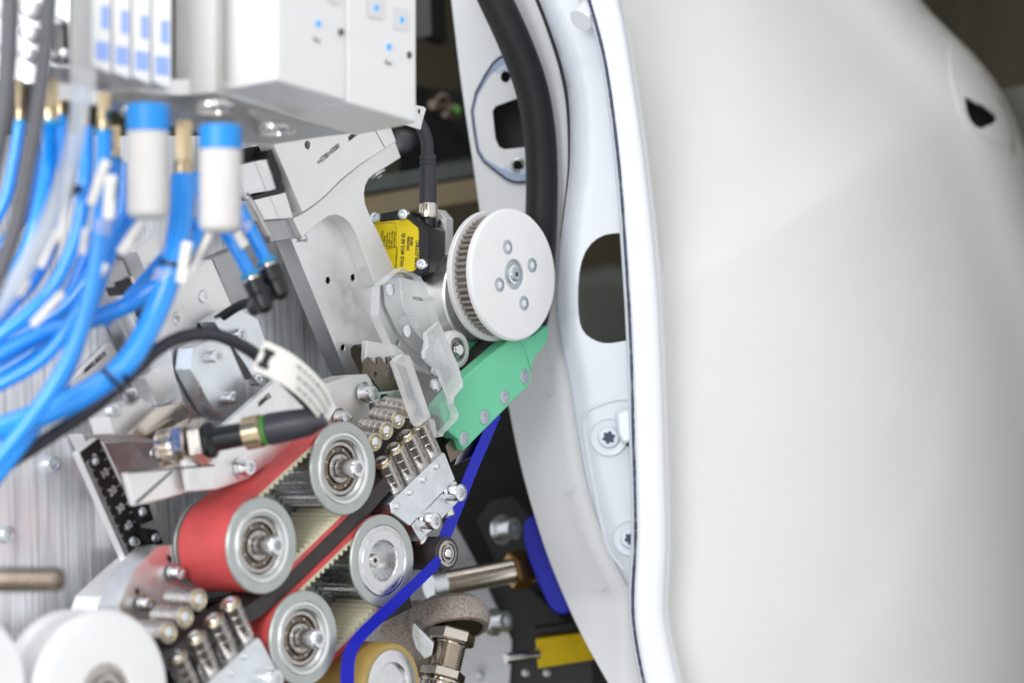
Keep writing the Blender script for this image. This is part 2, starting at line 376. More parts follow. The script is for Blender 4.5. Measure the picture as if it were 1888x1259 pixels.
# hem: left and right limits in the photograph
HL = curve_tab([(-80, 1062), (0, 1086), (120, 1117), (300, 1141), (500, 1156), (650, 1164), (800, 1168), (900, 1171), (1000, 1172), (1090, 1167), (1160, 1170), (1259, 1188), (1340, 1212)])
HR = curve_tab([(-80, 1120), (0, 1150), (120, 1172), (300, 1198), (500, 1220), (700, 1231), (850, 1236), (1000, 1240), (1090, 1236), (1150, 1238), (1259, 1262), (1340, 1290)])
SIL = [(1560, -180), (1697, 0), (1748, 55), (1799, 106), (1839, 157), (1868, 212), (1892, 275), (1930, 390), (1985, 560), (2040, 800), (2080, 1100), (2090, 1400)]
SILs = [(p[0], p[1]) for p in crom([(a, b, 0) for a, b in SIL], 6)]
def sdist(x, y):
    best = 1e9
    for a, b in zip(SILs, SILs[1:]):
        dx, dy = b[0]-a[0], b[1]-a[1]; t = max(0, min(1, ((x-a[0])*dx+(y-a[1])*dy)/(dx*dx+dy*dy)))
        best = min(best, math.hypot(x-a[0]-dx*t, y-a[1]-dy*t))
    return best
SL = [(0, .10), (14, .09), (34, .058), (60, .034), (95, .024), (125, .034), (160, .040), (220, .037), (320, .029), (450, .021), (650, .013), (850, .006), (1100, .002)]
def slope_int():
    out = [0.0]; 
    for i in range(1, 1200): out.append(out[-1]+interp(SL, i-.5))
    return out
SI = slope_int()
def d_outer(x, y):
    s = sdist(x, y); i = min(1198, int(s)); f = min(1, s-i); v = SI[i]+(SI[min(i+1, 1199)]-SI[i])*f
    return 51.3+(SI[1000]-v)*.30 + (.0000022)*max(0, x-1230)**2 - .05/(1+math.exp(-(x-1700-60*math.sin(y/330.0)+.00035*(y-640)**2)/16.0))*(1 if y > 330 else max(0, (y-150)/180.0)) - .02/(1+math.exp(-(y-462)/7.0))
out = [(interp(HR, y)-8, y) for y in range(1340, -81, -60)]+[p for p in SILs if p[1] > -100]
panel = sheet('outer_panel', M['outer'], out, d_outer, 16, [[(1779, 180), (1789, 184), (1800, 191), (1812, 195), (1822, 203), (1834, 212), (1838, 221), (1831, 229), (1820, 232), (1811, 238), (1799, 234), (1789, 222), (1782, 204)]], .1, door)
# recess behind the opening near the top right edge
pc = d_outer(1808, 210)
box_px('mounting_recess', M['black'], [(1765, 170, pc+.5), (1850, 190, pc+.9), (1850, 250, pc+.9), (1770, 240, pc+.5)], (0, .5, 0), door)
# pale raised pad round the opening
pad = smooth_loop([(1752, 70), (1775, 80), (1812, 130), (1848, 185), (1868, 240), (1872, 290), (1850, 272), (1822, 258), (1800, 248), (1778, 225), (1764, 180), (1752, 130)], 2)
sheet('mounting_pad', M['outer'], pad, lambda x, y: d_outer(x, y)-.06, 10, [[(1777, 178), (1789, 182), (1800, 189), (1812, 193), (1822, 201), (1836, 211), (1840, 221), (1832, 231), (1821, 234), (1811, 240), (1798, 236), (1787, 223), (1780, 204)]], .05, door)
# hem fold: a rounded band
rows = []
for y in range(-80, 1341, 20):
    l, r = interp(HL, y), interp(HR, y); row = []
    prof = [(0, 1.15), (.0, .40), (.02, .16), (.06, .05), (.12, .01), (.2, .0), (.5, -.02), (.66, .02), (.78, .08), (.87, .18), (.94, .36), (.98, .7), (1.0, 1.3)]
    for s, dz in prof: row.append(P(l+(r-l)*s, y, 50.6+dz))
    rows.append(row)
loft('hem_fold', M['hem'], rows, door)
# thin lip and sealant line along the hem's inner edge
rows = []
for y in range(-80, 1341, 20):
    l = interp(HL, y); rows.append([P(l-9, y, 51.25), P(l-7.5, y, 50.9), P(l-3.5, y, 50.86), P(l-2, y, 51.0)])
loft('hem_lip', M['body'], rows, door)
def wig(t): return .35+.5*abs(math.sin(t*37))*abs(math.sin(t*191+1))+.55*abs(math.sin(t*423))*abs(math.sin(t*61))+(.35 if t < .35 else 0)
sweep('sealant_line', M['sealant'], [P(interp(HL, y)-.3, y, 50.72) for y in range(-80, 1100, 7)], .024, door, seg=7, sub=2, rfun=wig)
sweep('sealant_line', M['sealant'], [P(interp(HL, y)-.2, y, 50.74) for y in range(1040, 1330, 14)], .022, door, seg=7, sub=2, rfun=wig)
# inner panel (right portion) and seal flange (left portion)
G = curve_tab([(-80, 955), (0, 991), (60, 1014), (130, 1036), (200, 1048), (300, 1050), (380, 1042), (450, 1033), (540, 1028), (620, 1034), (700, 1051), (760, 1060), (830, 1071), (900, 1085), (960, 1103), (1020, 1126), (1080, 1157), (1110, 1178)])
LE = curve_tab([(-80, 822), (0, 832), (150, 850), (300, 872), (400, 886), (520, 902), (650, 922), (760, 940), (880, 966), (1010, 1005), (1110, 1045), (1180, 1078), (1259, 1122), (1340, 1170)])
d_in = lambda x, y: 51.6+.0016*(1160-x)+.5*math.exp(-((x-interp(G, min(y, 1100)))/16.0)**2)*.35
hole = smooth_loop([(1172, 430), (1140, 429), (1108, 434), (1083, 455), (1069, 490), (1065, 540), (1067, 590), (1076, 614), (1096, 628), (1118, 634), (1150, 629), (1172, 624)], 1)
hole = [(x, y) for x, y in hole if x < 1170]; 
innr = [(interp(G, y)+1, y) for y in range(-80, 1101, 20)]+[(interp(HL, y)+12, y) for y in range(1100, 640, -20)]
# opening cut from the hem side
innr += [(1176, 626)]+[(x, y) for x, y in reversed(hole)]+[(1168, 429)]+[(interp(HL, y)+12, y) for y in range(420, -81, -20)]
sheet('inner_panel', M['body'], innr, d_in, 13, thick=.1, parent=door)
d_fl = lambda x, y: 52.2+.0065*max(0, interp(G, min(y, 1100))-x) - .12*math.exp(-((interp(G, min(y, 1100))-x-26)/14.0)**2)
fo = [(interp(LE, y), y) for y in range(-80, 1341, 20)]+[(interp(HL, y)+10, y) for y in range(1340, 1100, -20)]+[(interp(G, y)+7, y) for y in range(1100, -81, -20)]
HEX = [(869, 190), (905, 122), (926, 104), (950, 100), (990, 120), (992, 330), (962, 337), (940, 334), (918, 318), (884, 290), (876, 250)]
fh = [[(908, 205), (914, 196), (952, 182), (985, 180), (985, 270), (930, 276), (920, 271), (913, 255)]]
fh.append([(932+9*math.cos(a*.524), 142+11*math.sin(a*.524)) for a in range(12)])
fh.append([(955+9*math.cos(a*.524), 306+10*math.sin(a*.524)) for a in range(12)])
sheet('seal_flange', M['body_flange'], fo, d_fl, 14, fh, .1, door)
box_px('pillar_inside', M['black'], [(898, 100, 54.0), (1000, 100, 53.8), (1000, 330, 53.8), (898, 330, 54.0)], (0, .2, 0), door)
# pressed hexagonal hinge seat: raised rim, its blue shading painted on in bands
hx = smooth_loop(HEX, 1)
sheet('hinge_seat', M['body_flange'], hx, lambda x, y: d_fl(x, y)-.05, 12, fh, .04, door)
cx0, cy0 = 940, 220
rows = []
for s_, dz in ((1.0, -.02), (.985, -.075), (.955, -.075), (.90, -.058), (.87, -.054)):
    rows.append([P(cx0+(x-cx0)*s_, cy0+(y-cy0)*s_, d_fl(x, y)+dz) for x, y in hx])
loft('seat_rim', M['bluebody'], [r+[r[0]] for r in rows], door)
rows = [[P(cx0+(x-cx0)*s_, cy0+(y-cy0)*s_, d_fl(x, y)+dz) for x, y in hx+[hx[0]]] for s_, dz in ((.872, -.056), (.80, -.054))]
loft('seat_shade_band', M['seat_shade'], rows, door)
sweep('seat_groove', M['sealant'], [P(cx0+(x-cx0)*1.0, cy0+(y-cy0)*1.0, d_fl(x, y)-.05) for x, y in hx+[hx[0]]], .034, door, seg=6, sub=0)  # dark outline, part of the seat's painted shading
lathe('weld_nut', M['flange'], P(955, 305, d_fl(955, 305)-.08), (-.1, -1, 0), [(.15, -.02), (.15, .03), (.10, .05), (.095, -.25)], door, cap=False)
# black sealing groove
sweep('groove_line', M['black'], [P(interp(G, y)-1, y, 51.72) for y in range(-80, 460, 20)], .033, door, seg=8, sub=2, rfun=lambda t: 1.15-.95*max(0, t-.45)/.55)
sweep('groove_line', M['bluebody'], [P(interp(G, y), y, 51.93) for y in range(460, 1100, 20)], .008, door, seg=6, sub=2)
# weld dimples
for x, y in ((1013, 717), (1048, 897), (1107, 1077)):
    ring_ = [P(x+11*math.cos(q*.35), y+12.5*math.sin(q*.35), d_fl(x+11*math.cos(q*.35), y)-.004) for q in range(19)]
    sweep('plug_dimple', M['body_flange'], ring_, .009, door, seg=6, sub=0)
# recessed screw seats on the inner panel
def seat(x, y, r, c=1):
    s = P(x, y, d_in(x, y)-.03); ax = Vector((-.12, -1, 0))
    lathe('screw_seat', M['body'], s, ax, [(r, -.05), (r, .01), (r*.97, .025), (r*.93, .012), (r*.62, .0), (r*.58, .03), (r*.5, .06), (r*.30, .065), (.02, .065)], door)
    me = lathe_mesh('star', [(r*.30, .0, 't'), (r*.30, .012, 't'), (.01, .012)], 36); me.materials.append(M['sealant'])
    o = bpy.data.objects.new('star_recess', me); link(o, door, orient(s+ax.normalized()*.067, ax, 1, .3))
seat(1123, 806, .36); seat(1163, 992, .34)
ip = smooth_loop([(1074, 770), (1082, 755), (1100, 747), (1138, 735), (1162, 736), (1162, 1070), (1150, 1050), (1122, 1010), (1100, 930), (1088, 860)], 2)
ipo = [P(x, y, d_in(x, y)-.035) for x, y in ip]
sweep('pressed_ridge', M['body'], [P(x, y, d_in(x, y)+.0) for x, y in [(1150, 1050), (1122, 1010), (1104, 940), (1088, 860), (1076, 785), (1080, 762), (1100, 748), (1138, 736), (1166, 736)]], .035, door, seg=8)
# small pressed tab
slab('pressed_tab', M['body'], [P(*p) for p in [(1134, 762, 51.2), (1140, 757, 51.2), (1166, 752, 51.15), (1168, 812, 51.1), (1148, 820, 51.15), (1139, 800, 51.2)]], (0, .4, 0), (), door, .06)
lathe('bore', M['black'], P(1163, 817, 51.35), (-.1, -1, 0), [(.09, -.1), (.09, 0), (.02, 0)], door)
# hex bolt near the top
hb = P(1075, 34, 51.0)
lathe('bolt', M['hem'], hb, (-.55, -.6, -.62), [(.32, -.42), (.32, -.36), (.26, -.36, 'h'), (.26, .06, 'h'), (.22, .09), (.02, .09)], door, spin=.3)
# black weather seal tube
seal = sweep('weather_seal', M['rubber'], [P(x, y, d) for x, y, d in [(868, -90, 51.9), (913, 0, 51.9), (950, 80, 51.9), (979, 160, 51.9), (994, 240, 51.9), (999, 320, 51.9), (998, 400, 51.85), (994, 470, 51.85), (988, 540, 51.8), (972, 610, 51.7), (930, 680, 51.5)]], 31*51/FPX, None, seg=22,
  rfun=lambda t: 1.0+.03*math.sin(t*9))
tag(seal, 'thick black rubber weather seal curving down the door flange', 'rubber seal')
# ================================================================== THE MACHINE: plates
N = F.N
t = thing('back_plate', 'large vertically brushed aluminium plate behind the hoses and rollers', 'metal plate', F.at(300, 1200, -3))
plate('plate', M['brushed'], [(-160, 250), (560, 250), (648, 690), (690, 760), (720, 1000), (700, 1380), (-160, 1380)], -3.0, -3.4, parent=t, bev=.03)
for x, y in ((101, 855), (18, 985)): screw(x, y, -2.86, 16, t, 'cap', m='zinc')
plate('groove', M['ink'], [(215, 867), (395, 857), (395, 859), (215, 870)], -2.99, -3.0, parent=t, bev=0)
plate('groove', M['ink'], [(240, 930), (318, 867), (321, 868), (243, 934)], -2.985, -3.0, parent=t, bev=0)
t = thing('name_plate', 'rounded grey name plate with slanted black lettering under the big blue hose', 'name plate', F.at(150, 700, -2.9))
plate('plate', M['alu_l'], [(100, 735), (198, 634), (206, 633), (216, 650), (214, 660), (118, 758)], -2.85, -2.98, parent=t)
def ftext(body, px, py, px2, py2, n, size_px, parent, m='ink', **k):
    """lettering on a frame plane from one pixel towards another"""
    fr = k.pop('fr', F); a = fr.at(px, py, n); b = fr.at(px2, py2, n); x = b-a; y = fr.N.cross(x)
    return text(body, M[m], a+fr.N*.004, x, y, size_px*fr.k(px, py, n), parent, bold=.003, **k)
ftext('-MM02-B0210', 155, 690, 200, 650, -2.85, 12, t, xs=.95)
ftext('+ST001', 112, 732, 130, 716, -2.85, 10, t, 'inkg')
# linear rails beside the hoses
t = thing('linear_rail', 'grooved steel linear rail slanting down behind the blue hoses', 'rail', F.at(250, 640, -2.8))
for i, (x0, y0, wd, n, m) in enumerate([(168, 480, 16, -2.6, 'alu_d'), (188, 470, 10, -2.4, 'alu'), (202, 460, 16, -2.65, 'alu_d'), (222, 452, 9, -2.3, 'alu'), (236, 450, 9, -2.7, 'blackp'), (247, 450, 12, -2.35, 'alu'), (262, 455, 7, -2.6, 'alu_d')]):
    L = 330
    plate('rib', M[m], [(x0, y0), (x0+wd, y0-wd*.5), (x0+wd+L*.42, y0-wd*.5+L*.9), (x0+L*.42, y0+L*.9)], n, -2.97, parent=t, bev=.02)
t = thing('rail_clamp', 'pale clamp plate with a screw beside the slanting steel rail', 'clamp', F.at(275, 480, -2))
plate('plate', M['alu_l'], [(252, 462), (283, 436), (312, 500), (280, 526)], -1.9, -2.3, parent=t)
plate('plate', M['alu_d'], [(196, 500), (226, 478), (240, 512), (210, 530)], -2.0, -2.3, parent=t)
plate('plate', M['black'], [(216, 520), (240, 512), (248, 535), (226, 545)], -1.95, -2.3, parent=t)
plate('plate', M['nickel'], [(240, 511), (245, 508), (256, 530), (250, 533)], -1.9, -2.3, parent=t)
screw(286, 495, -1.8, 12, t, 'cap')
# clamp plate with two screws
t = thing('clamp_plate', 'matt grey clamp plate with two small countersunk screws above the black cable loop', 'metal plate', F.at(360, 580, -2))
plate('plate', M['alu_l'], [(318, 522), (390, 478), (431, 572), (392, 598), (345, 640), (318, 670), (290, 605)], -1.9, -2.3, [chk(370, 603, 10, -1.9)], parent=t, bev=.02)
lathe('bore', M['black'], F.at(370, 603, -1.93), N, [(.14, -.02), (.14, -.3), (.02, -.3)], t, cap=True)
for x, y in ((375, 547), (326, 587)): screw(x, y, -1.87, 9, t, 'flat'); lathe('countersink', M['alu'], F.at(x, y, -1.9), N, [(.125, 0), (.12, .012), (.10, .004), (.09, .0)], t, cap=False)
plate('backing', M['alu_d'], [(392, 476), (448, 452), (486, 540), (470, 566), (431, 572)], -2.15, -2.5, parent=t)
# slide carriage left of the lettered block
t = thing('slide_carriage', 'blue tinted aluminium slide carriage left of the lettered block', 'slide', F.at(480, 380, -1.7))
plate('slider', M['alu'], [(440, 305), (496, 292), (521, 347), (505, 352), (452, 360)], -1.62, -2.1, parent=t)
plate('seal_strip', M['black'], [(494, 278), (500, 276), (526, 353), (472, 369), (468, 362), (516, 347)], -1.56, -1.9, parent=t, bev=.008)
plate('slider', M['alu_l'], [(470, 369), (527, 355), (541, 402), (488, 406)], -1.55, -2.1, parent=t)
plate('groove', M['gfx'], [(470, 300), (472, 299), (492, 350), (490, 351)], -1.61, -1.62, parent=t, bev=0)
plate('groove', M['gfx'], [(497, 362), (499, 361), (516, 404), (514, 404)], -1.54, -1.55, parent=t, bev=0)
plate('foot', M['alu_d'], [(488, 407), (541, 403), (556, 438), (500, 447)], -1.75, -2.3, parent=t)
plate('shade_block', M['blackp'], [(440, 280), (490, 268), (497, 290), (440, 303)], -1.9, -2.3, parent=t)
screw(556, 447, -1.95, 13, t, 'cap', axis=-F.V*.9+N*.4)
p_ = hose('pin', M['steel'], [(452, 358, 45), (463, 375, 45), (494, 432, 45.3)], 6, None, seg=16)
tag(p_, 'slim bright steel pin left of the slide carriage', 'pin')
# arm with arch
t = thing('arm_plate', 'light aluminium arm with an arched opening and threaded holes', 'bracket', F.at(640, 500, -1.9))
deep = [(530, 425), (600, 380), (700, 470), (752, 560), (775, 640), (792, 690), (785, 698), (763, 668), (727, 655), (700, 640), (672, 634), (652, 636), (646, 643), (648, 656), (664, 688), (641, 691), (632, 672), (610, 620)]
hl = [chk(605, 517, 6, -1.95), chk(651, 512, 6, -1.95), chk(632, 641, 5.5, -1.95), chk(733, 632, 6, -1.95)]
plate('web', M['alu'], deep, -1.95, -2.35, hl, t, bev=.015)
for x, y in ((605, 517), (651, 512), (632, 641), (733, 632)):
    lathe('threaded_hole', M['steel'], F.at(x, y, -1.945), N, [(.068, .006), (.055, -.01), (.045, -.12), (.043, -.3), (.01, -.32)], t, seg=20, cap=False)
arm = [(541, 403), (560, 392), (582, 377), (600, 362), (630, 332), (662, 305), (728, 259), (740, 291), (712, 309), (690, 322), (680, 331), (674, 343), (672, 357), (674, 376), (681, 394), (703, 440), (727, 494), (712, 514), (697, 530), (692, 524), (680, 490), (668, 458), (655, 428), (645, 412), (633, 402), (620, 397), (607, 399), (597, 405), (576, 422), (557, 439)]
plate('rib', M['alu_l'], arm, -1.62, -1.96, (), t, bev=.02)
screw(700, 325, -1.9, 16, t, 'cap', m='zinc', axis=-F.V*.8+N*.55+F.U*.3)
t = thing('lettered_block', 'light grey block with slanted engraved lettering under the white controllers', 'block', F.at(620, 300, -1.5))
plate('block', M['alu_l'], [(504, 262), (520, 230), (700, 215), (721, 234), (731, 261), (664, 304), (630, 331), (600, 361), (582, 376), (558, 392)], -1.45, -1.85, [chk(568, 268, 8, -1.45)], t, bev=.015)
lathe('threaded_hole', M['steel'], F.at(568, 268, -1.46), N, [(.095, .0), (.08, -.02), (.07, -.3), (.01, -.3)], t, cap=False)
ftext('++ST001+FX001', 587, 305, 632, 267, -1.45, 13, t, 'inkg', xs=.78); ftext('-MM03', 643, 262, 661, 247, -1.45, 13, t, 'ink', xs=.75)
plate('groove', M['inkg'], [(690, 238), (691, 237.5), (710, 272), (709, 272.5)], -1.445, -1.45, parent=t, bev=0)
# mid blocks below the cable loop
t = thing('zinc_plate', 'cloudy zinc plated six sided plate with two cap screws under the cable loop', 'metal plate', F.at(410, 700, -1.3))
plate('plate', M['zinc'], [(357, 640), (392, 622), (425, 638), (452, 700), (458, 742), (418, 776), (394, 757), (374, 722), (352, 680)], -1.1, -1.5, parent=t, bev=.02)
screw(402, 657, -.93, 12, t, 'capw'); screw(432, 733, -.93, 12, t, 'capw')
plate('plate', M['alu'], [(311, 640), (357, 622), (352, 680), (376, 724), (394, 757), (372, 775), (350, 770), (322, 700)], -1.55, -2.1, parent=t)
plate('plate', M['zinc'], [(395, 592), (436, 566), (476, 588), (494, 640), (470, 700), (440, 655)], -1.35, -1.75, parent=t)
screw(447, 616, -1.2, 12, t, 'cap'); screw(478, 700, -1.2, 11, t, 'cap')
t = thing('marked_plate', 'light aluminium plate with slanted black letters beside the white cable tag', 'metal plate', F.at(470, 780, -2))
plate('plate', M['alu'], [(392, 802), (520, 690), (590, 698), (622, 750), (606, 777), (548, 817), (457, 883), (400, 902), (350, 906), (340, 850)], -.52, -.64, parent=t)
plate('foot', M['alu_l'], [(345, 850), (352, 905), (300, 920), (248, 932), (232, 872), (300, 862)], -.75, -.87, parent=t)
plate('groove', M['ink'], [(236, 868), (396, 856), (396, 859), (236, 872)], -.50, -.51, parent=t, bev=0)
plate('groove', M['ink'], [(250, 926), (316, 868), (319, 869), (254, 928)], -.735, -.75, parent=t, bev=0)
plate('backing', M['alu_d'], [(470, 800), (560, 700), (640, 740), (640, 800), (430, 890), (350, 880)], -1.95, -2.5, parent=t)
ftext('-MM02', 476, 752, 498, 733, -.52, 14, t)
screw(463, 861, -.27, 15, t, 'capw'); 
t = thing('angle_bracket', 'bent nickel coloured sheet bracket holding the cable connector gland', 'bracket', F.at(300, 790, -1.4))
plate('leaf', M['nickel'], [(238, 800), (288, 752), (332, 742), (346, 752), (350, 770), (306, 800), (296, 812)], -1.45, -1.52, parent=t, bev=.02)
plate('leaf', M['nickel'], [(292, 806), (350, 770), (372, 790), (330, 840), (318, 868), (302, 850)], -1.2, -1.27, parent=t, bev=.02)
t = thing('support_block', 'stepped grey aluminium block behind the black ruler and connector', 'block', F.at(260, 880, -2.6))
plate('block', M['alu'], [(190, 815), (300, 812), (330, 850), (262, 905), (225, 890)], -2.55, -2.98, parent=t)
screw(285, 835, -2.4, 9, t, 'button')
t = thing('rail_end_block', 'bright stepped aluminium block at the lower end of the steel rail', 'block', F.at(280, 760, -2))
plate('block', M['alu_l'], [(236, 745), (262, 735), (286, 752), (330, 745), (352, 762), (318, 790), (210, 800), (200, 770)], -1.7, -2.2, parent=t)
plate('block', M['alu'], [(262, 695), (306, 672), (322, 690), (336, 736), (290, 748), (268, 700)], -1.9, -2.3, parent=t)
plate('slot', M['ink'], [(330, 735), (340, 733), (360, 772), (350, 778)], -1.68, -1.7, parent=t)
screw(214, 757, -1.55, 12, t, 'cap'); screw(246, 726, -1.6, 12, t, 'cap')
b_ = plate('spacer_bar', M['alu_l'], [(150, 800), (200, 800), (285, 800), (292, 838), (170, 842)], -2.6, -2.95); tag(b_, 'light aluminium bar just above the black ruler', 'bar')

# ------------------------------------------------------------------ black ruler
t = thing('ruler', 'black scale ruler with white numbers 0 to 50 in a silver holder', 'ruler', F.at(210, 930, -2.4))
TL, TR, BR, BL = Vector((147, 834)), Vector((182, 807)), Vector((275, 1003)), Vector((240, 1044))
def rq(a, b, n=-2.2):   # a along the ruler 0..1, b across 0..1
    p = (TL.lerp(BL, a)).lerp(TR.lerp(BR, a), b); return F.at(p.x, p.y, n)
plate('holder', M['alu_l'], [TL[:], TR[:], BR[:], BL[:]], -2.22, -2.42, parent=t, bev=.01)
slab('scale', M['ink'], [rq(0, .0), rq(0, 1), rq(1, 1), rq(1, .0)], -N*.018, (), t, bev=.004)
for i in range(51):
    a = .1+i*.0165; L = .22 if i % 5 == 0 else .13
    slab('tick', M['inkw'], [rq(a, .03, -2.195), rq(a, .03+L, -2.195), rq(a+.004, .03+L, -2.195), rq(a+.004, .03, -2.195)], -N*.004, (), t, bev=0)
    if i % 5 == 0: slab('tick', M['inkw'], [rq(a, .97-L*.6, -2.195), rq(a, .97, -2.195), rq(a+.004, .97, -2.195), rq(a+.004, .97-L*.6, -2.195)], -N*.004, (), t, bev=0)
for i in range(6):
    a = .12+i*.0165*9.6; o_ = rq(a+.02, .42, -2.194); x_ = rq(a+.02, 1, -2.194)-rq(a+.02, 0, -2.194)
    text(str(i*10), M['inkw'], o_, x_, N.cross(x_), .19, t, xs=.95)
screw(177, 850, -2.15, 8, t, 'dome', m='zinc'); screw(246, 997, -2.15, 9, t, 'dome', m='zinc')
for q, (sx, sy), lab in (([(251, 933), (275, 929), (284, 958), (262, 967)], (264, 943), 'upper'), ([(260, 972), (290, 976), (302, 1001), (281, 1010)], (288, 991), 'lower')):
    t2 = thing('pointer', 'black %s pointer plate with a screw beside the ruler end' % lab, 'pointer', F.at(sx, sy, -2), 'pointer plates beside the ruler')
    plate('plate', M['ink'], q, -2.05, -2.3, parent=t2, bev=.01); screw(sx, sy, -1.98, 9, t2, 'dome', m='zinc')
b_ = plate('backing_plate', M['alu_l'], [(244, 925), (283, 920), (312, 1005), (300, 1030), (262, 1010)], -2.3, -2.9); tag(b_, 'pale plate under the two black pointers', 'metal plate')

# ------------------------------------------------------------------ brackets with slots and cap screws
t = thing('slotted_bracket', 'aluminium slotted bracket with two cap screws above the upper grey pulley', 'bracket', F.at(650, 750, -1))
plate('body', M['alu_l'], [(560, 720), (649, 692), (677, 689), (684, 698), (702, 750), (700, 800), (640, 830), (590, 790)], -1.15, -1.7, [smooth_loop([(668, 706), (676, 704), (682, 716), (674, 720)], 1), smooth_loop([(680, 744), (690, 742), (694, 756), (684, 758)], 1), smooth_loop([(620, 756), (630, 752), (636, 764), (626, 768)], 1)], parent=t, bev=.03)
plate('plate', M['inkg'], [(600, 700), (700, 690), (702, 760), (610, 790)], -1.62, -1.69, parent=t)
screw(689, 725, -.86, 14, t, 'capw'); screw(641, 771, -.9, 12, t, 'capw')
t = thing('slotted_bracket', 'aluminium slotted bracket with two cap screws beside the big red roller', 'bracket', F.at(290, 1080, -1))
plate('body', M['alu'], [(245, 1053), (288, 1008), (316, 1004), (323, 1014), (356, 1086), (335, 1110), (285, 1150), (240, 1160), (218, 1115)], -1.3, -1.8, [smooth_loop([(306, 1024), (315, 1022), (320, 1036), (311, 1038)], 1), smooth_loop([(247, 1086), (255, 1083), (261, 1094), (252, 1098)], 1)], parent=t, bev=.03)
plate('plate', M['inkg'], [(240, 1030), (325, 1010), (350, 1090), (235, 1120)], -1.72, -1.79, parent=t)
plate('base', M['alu_l'], [(185, 1100), (240, 1048), (285, 1010), (300, 1050), (250, 1130), (170, 1150)], -1.85, -2.5, parent=t, bev=.03)
screw(336, 1056, -1.05, 13, t, 'capw'); screw(278, 1113, -1.05, 12, t, 'capw')

# ------------------------------------------------------------------ pulleys and belts
PR = .80
def pulley(px, py, lab, L=1.2, hub=False):
    c = F.at(px, py, 0); t = thing('belt_pulley', lab, 'pulley', c, 'grey belt pulleys')
    lathe('flange', M['flange'], c, N, [(.50, -.07), (.76, -.07), (PR, -.05), (PR, -.02), (.785, 0), (.63, 0), (.615, -.012), (.50, -.012)], t, 72, cap=False)
    lathe('flange', M['flange'], c-N*(L+.03), N, [(.5, -.05), (PR, -.05), (PR, .0), (.5, .0)], t, 72)
    # toothed body
    T = 30; vs = []; fs = []
    for k, z in enumerate((-L, -.07)):
        for i in range(T*4):
            a = 2*math.pi*i/(T*4); r = .655 if (i % 4) in (0, 1) else .60; vs.append(c+N*z+F.U*r*math.cos(a)+F.V*r*math.sin(a))
    m = T*4
    for i in range(m): fs.append([i, (i+1) % m, m+(i+1) % m, m+i])
    mesh('toothed_body', M['turned'], vs, fs, t, 20)
    if not hub:
        lathe('hub', M['alu'], c, N, [(.62, -.07), (.62, -.013), (.60, .006), (.56, .0), (.50, -.06), (.475, -.085), (.465, -.3)], t, 64, cap=False)
        lathe('bearing_outer_race', M['bearing'], c, N, [(.462, -.3), (.462, -.10), (.45, -.08), (.395, -.08), (.385, -.1), (.385, -.3)], t, 56, cap=False)
        lathe('bearing_shield', M['brownsteel'], c, N, [(.365, -.2), (.365, -.13), (.31, -.145), (.27, -.13), (.27, -.2)], t, 56, cap=False)
        lathe('bearing_inner_race', M['bearing'], c, N, [(.25, -.2), (.25, -.09), (.24, -.08), (.20, -.08), (.195, -.1), (.19, -.35)], t, 48, cap=False)
        lathe('oil_gap', M['black'], c, N, [(.46, -.22), (.02, -.22)], t, 32)
        for k in range(8):
            a = k*math.pi/4+.4; me = screw_mesh('pin', 'bolt')
            o = bpy.data.objects.new('ball', me); link(o, t, orient(c+F.U*.33*math.cos(a)+F.V*.33*math.sin(a)-N*.115, N, .018))
        lathe('clamp_stud', M['bolt'], c, N, [(.165, -.2), (.165, .33), (.145, .36), (.10, .36), (.095, .36, 'h'), (.09, .2, 'h'), (.01, .2)], t, 36)
        lathe('washer', M['steel'], c, N, [(.21, -.16), (.21, -.12), (.17, -.12)], t, 36, cap=False)
    else:
        lathe('hub', M['turned'], c, N, [(.615, -.07), (.615, .0), (.60, .014), (.56, .014), (.555, .004), (.53, .004), (.525, .012), (.36, .012), (.345, -.006), (.34, -.34), (.10, -.34)], t, 64, cap=False)
        lathe('cross_slot', M['steel'], c, N, [(.12, -.33), (.12, -.2), (.10, -.18), (.05, -.18, 'h'), (.045, -.3, 'h'), (.01, -.3)], t, 30)
        for a in (0.6, 2.7, 4.8):
            q = c+F.U*.42*math.cos(a)+F.V*.42*math.sin(a)
    return c
pulley(634, 863, 'grey pulley with a projecting stud, top right end of the upper red belt')
pulley(484, 1005, 'grey pulley with a projecting stud, lower left end of the upper red belt')
pulley(706, 1033, 'grey pulley with an open bored hub and no stud, top of the lower red belt', hub=True)
pulley(561, 1176, 'grey pulley with a projecting stud, bottom of the lower red belt at the frame edge')
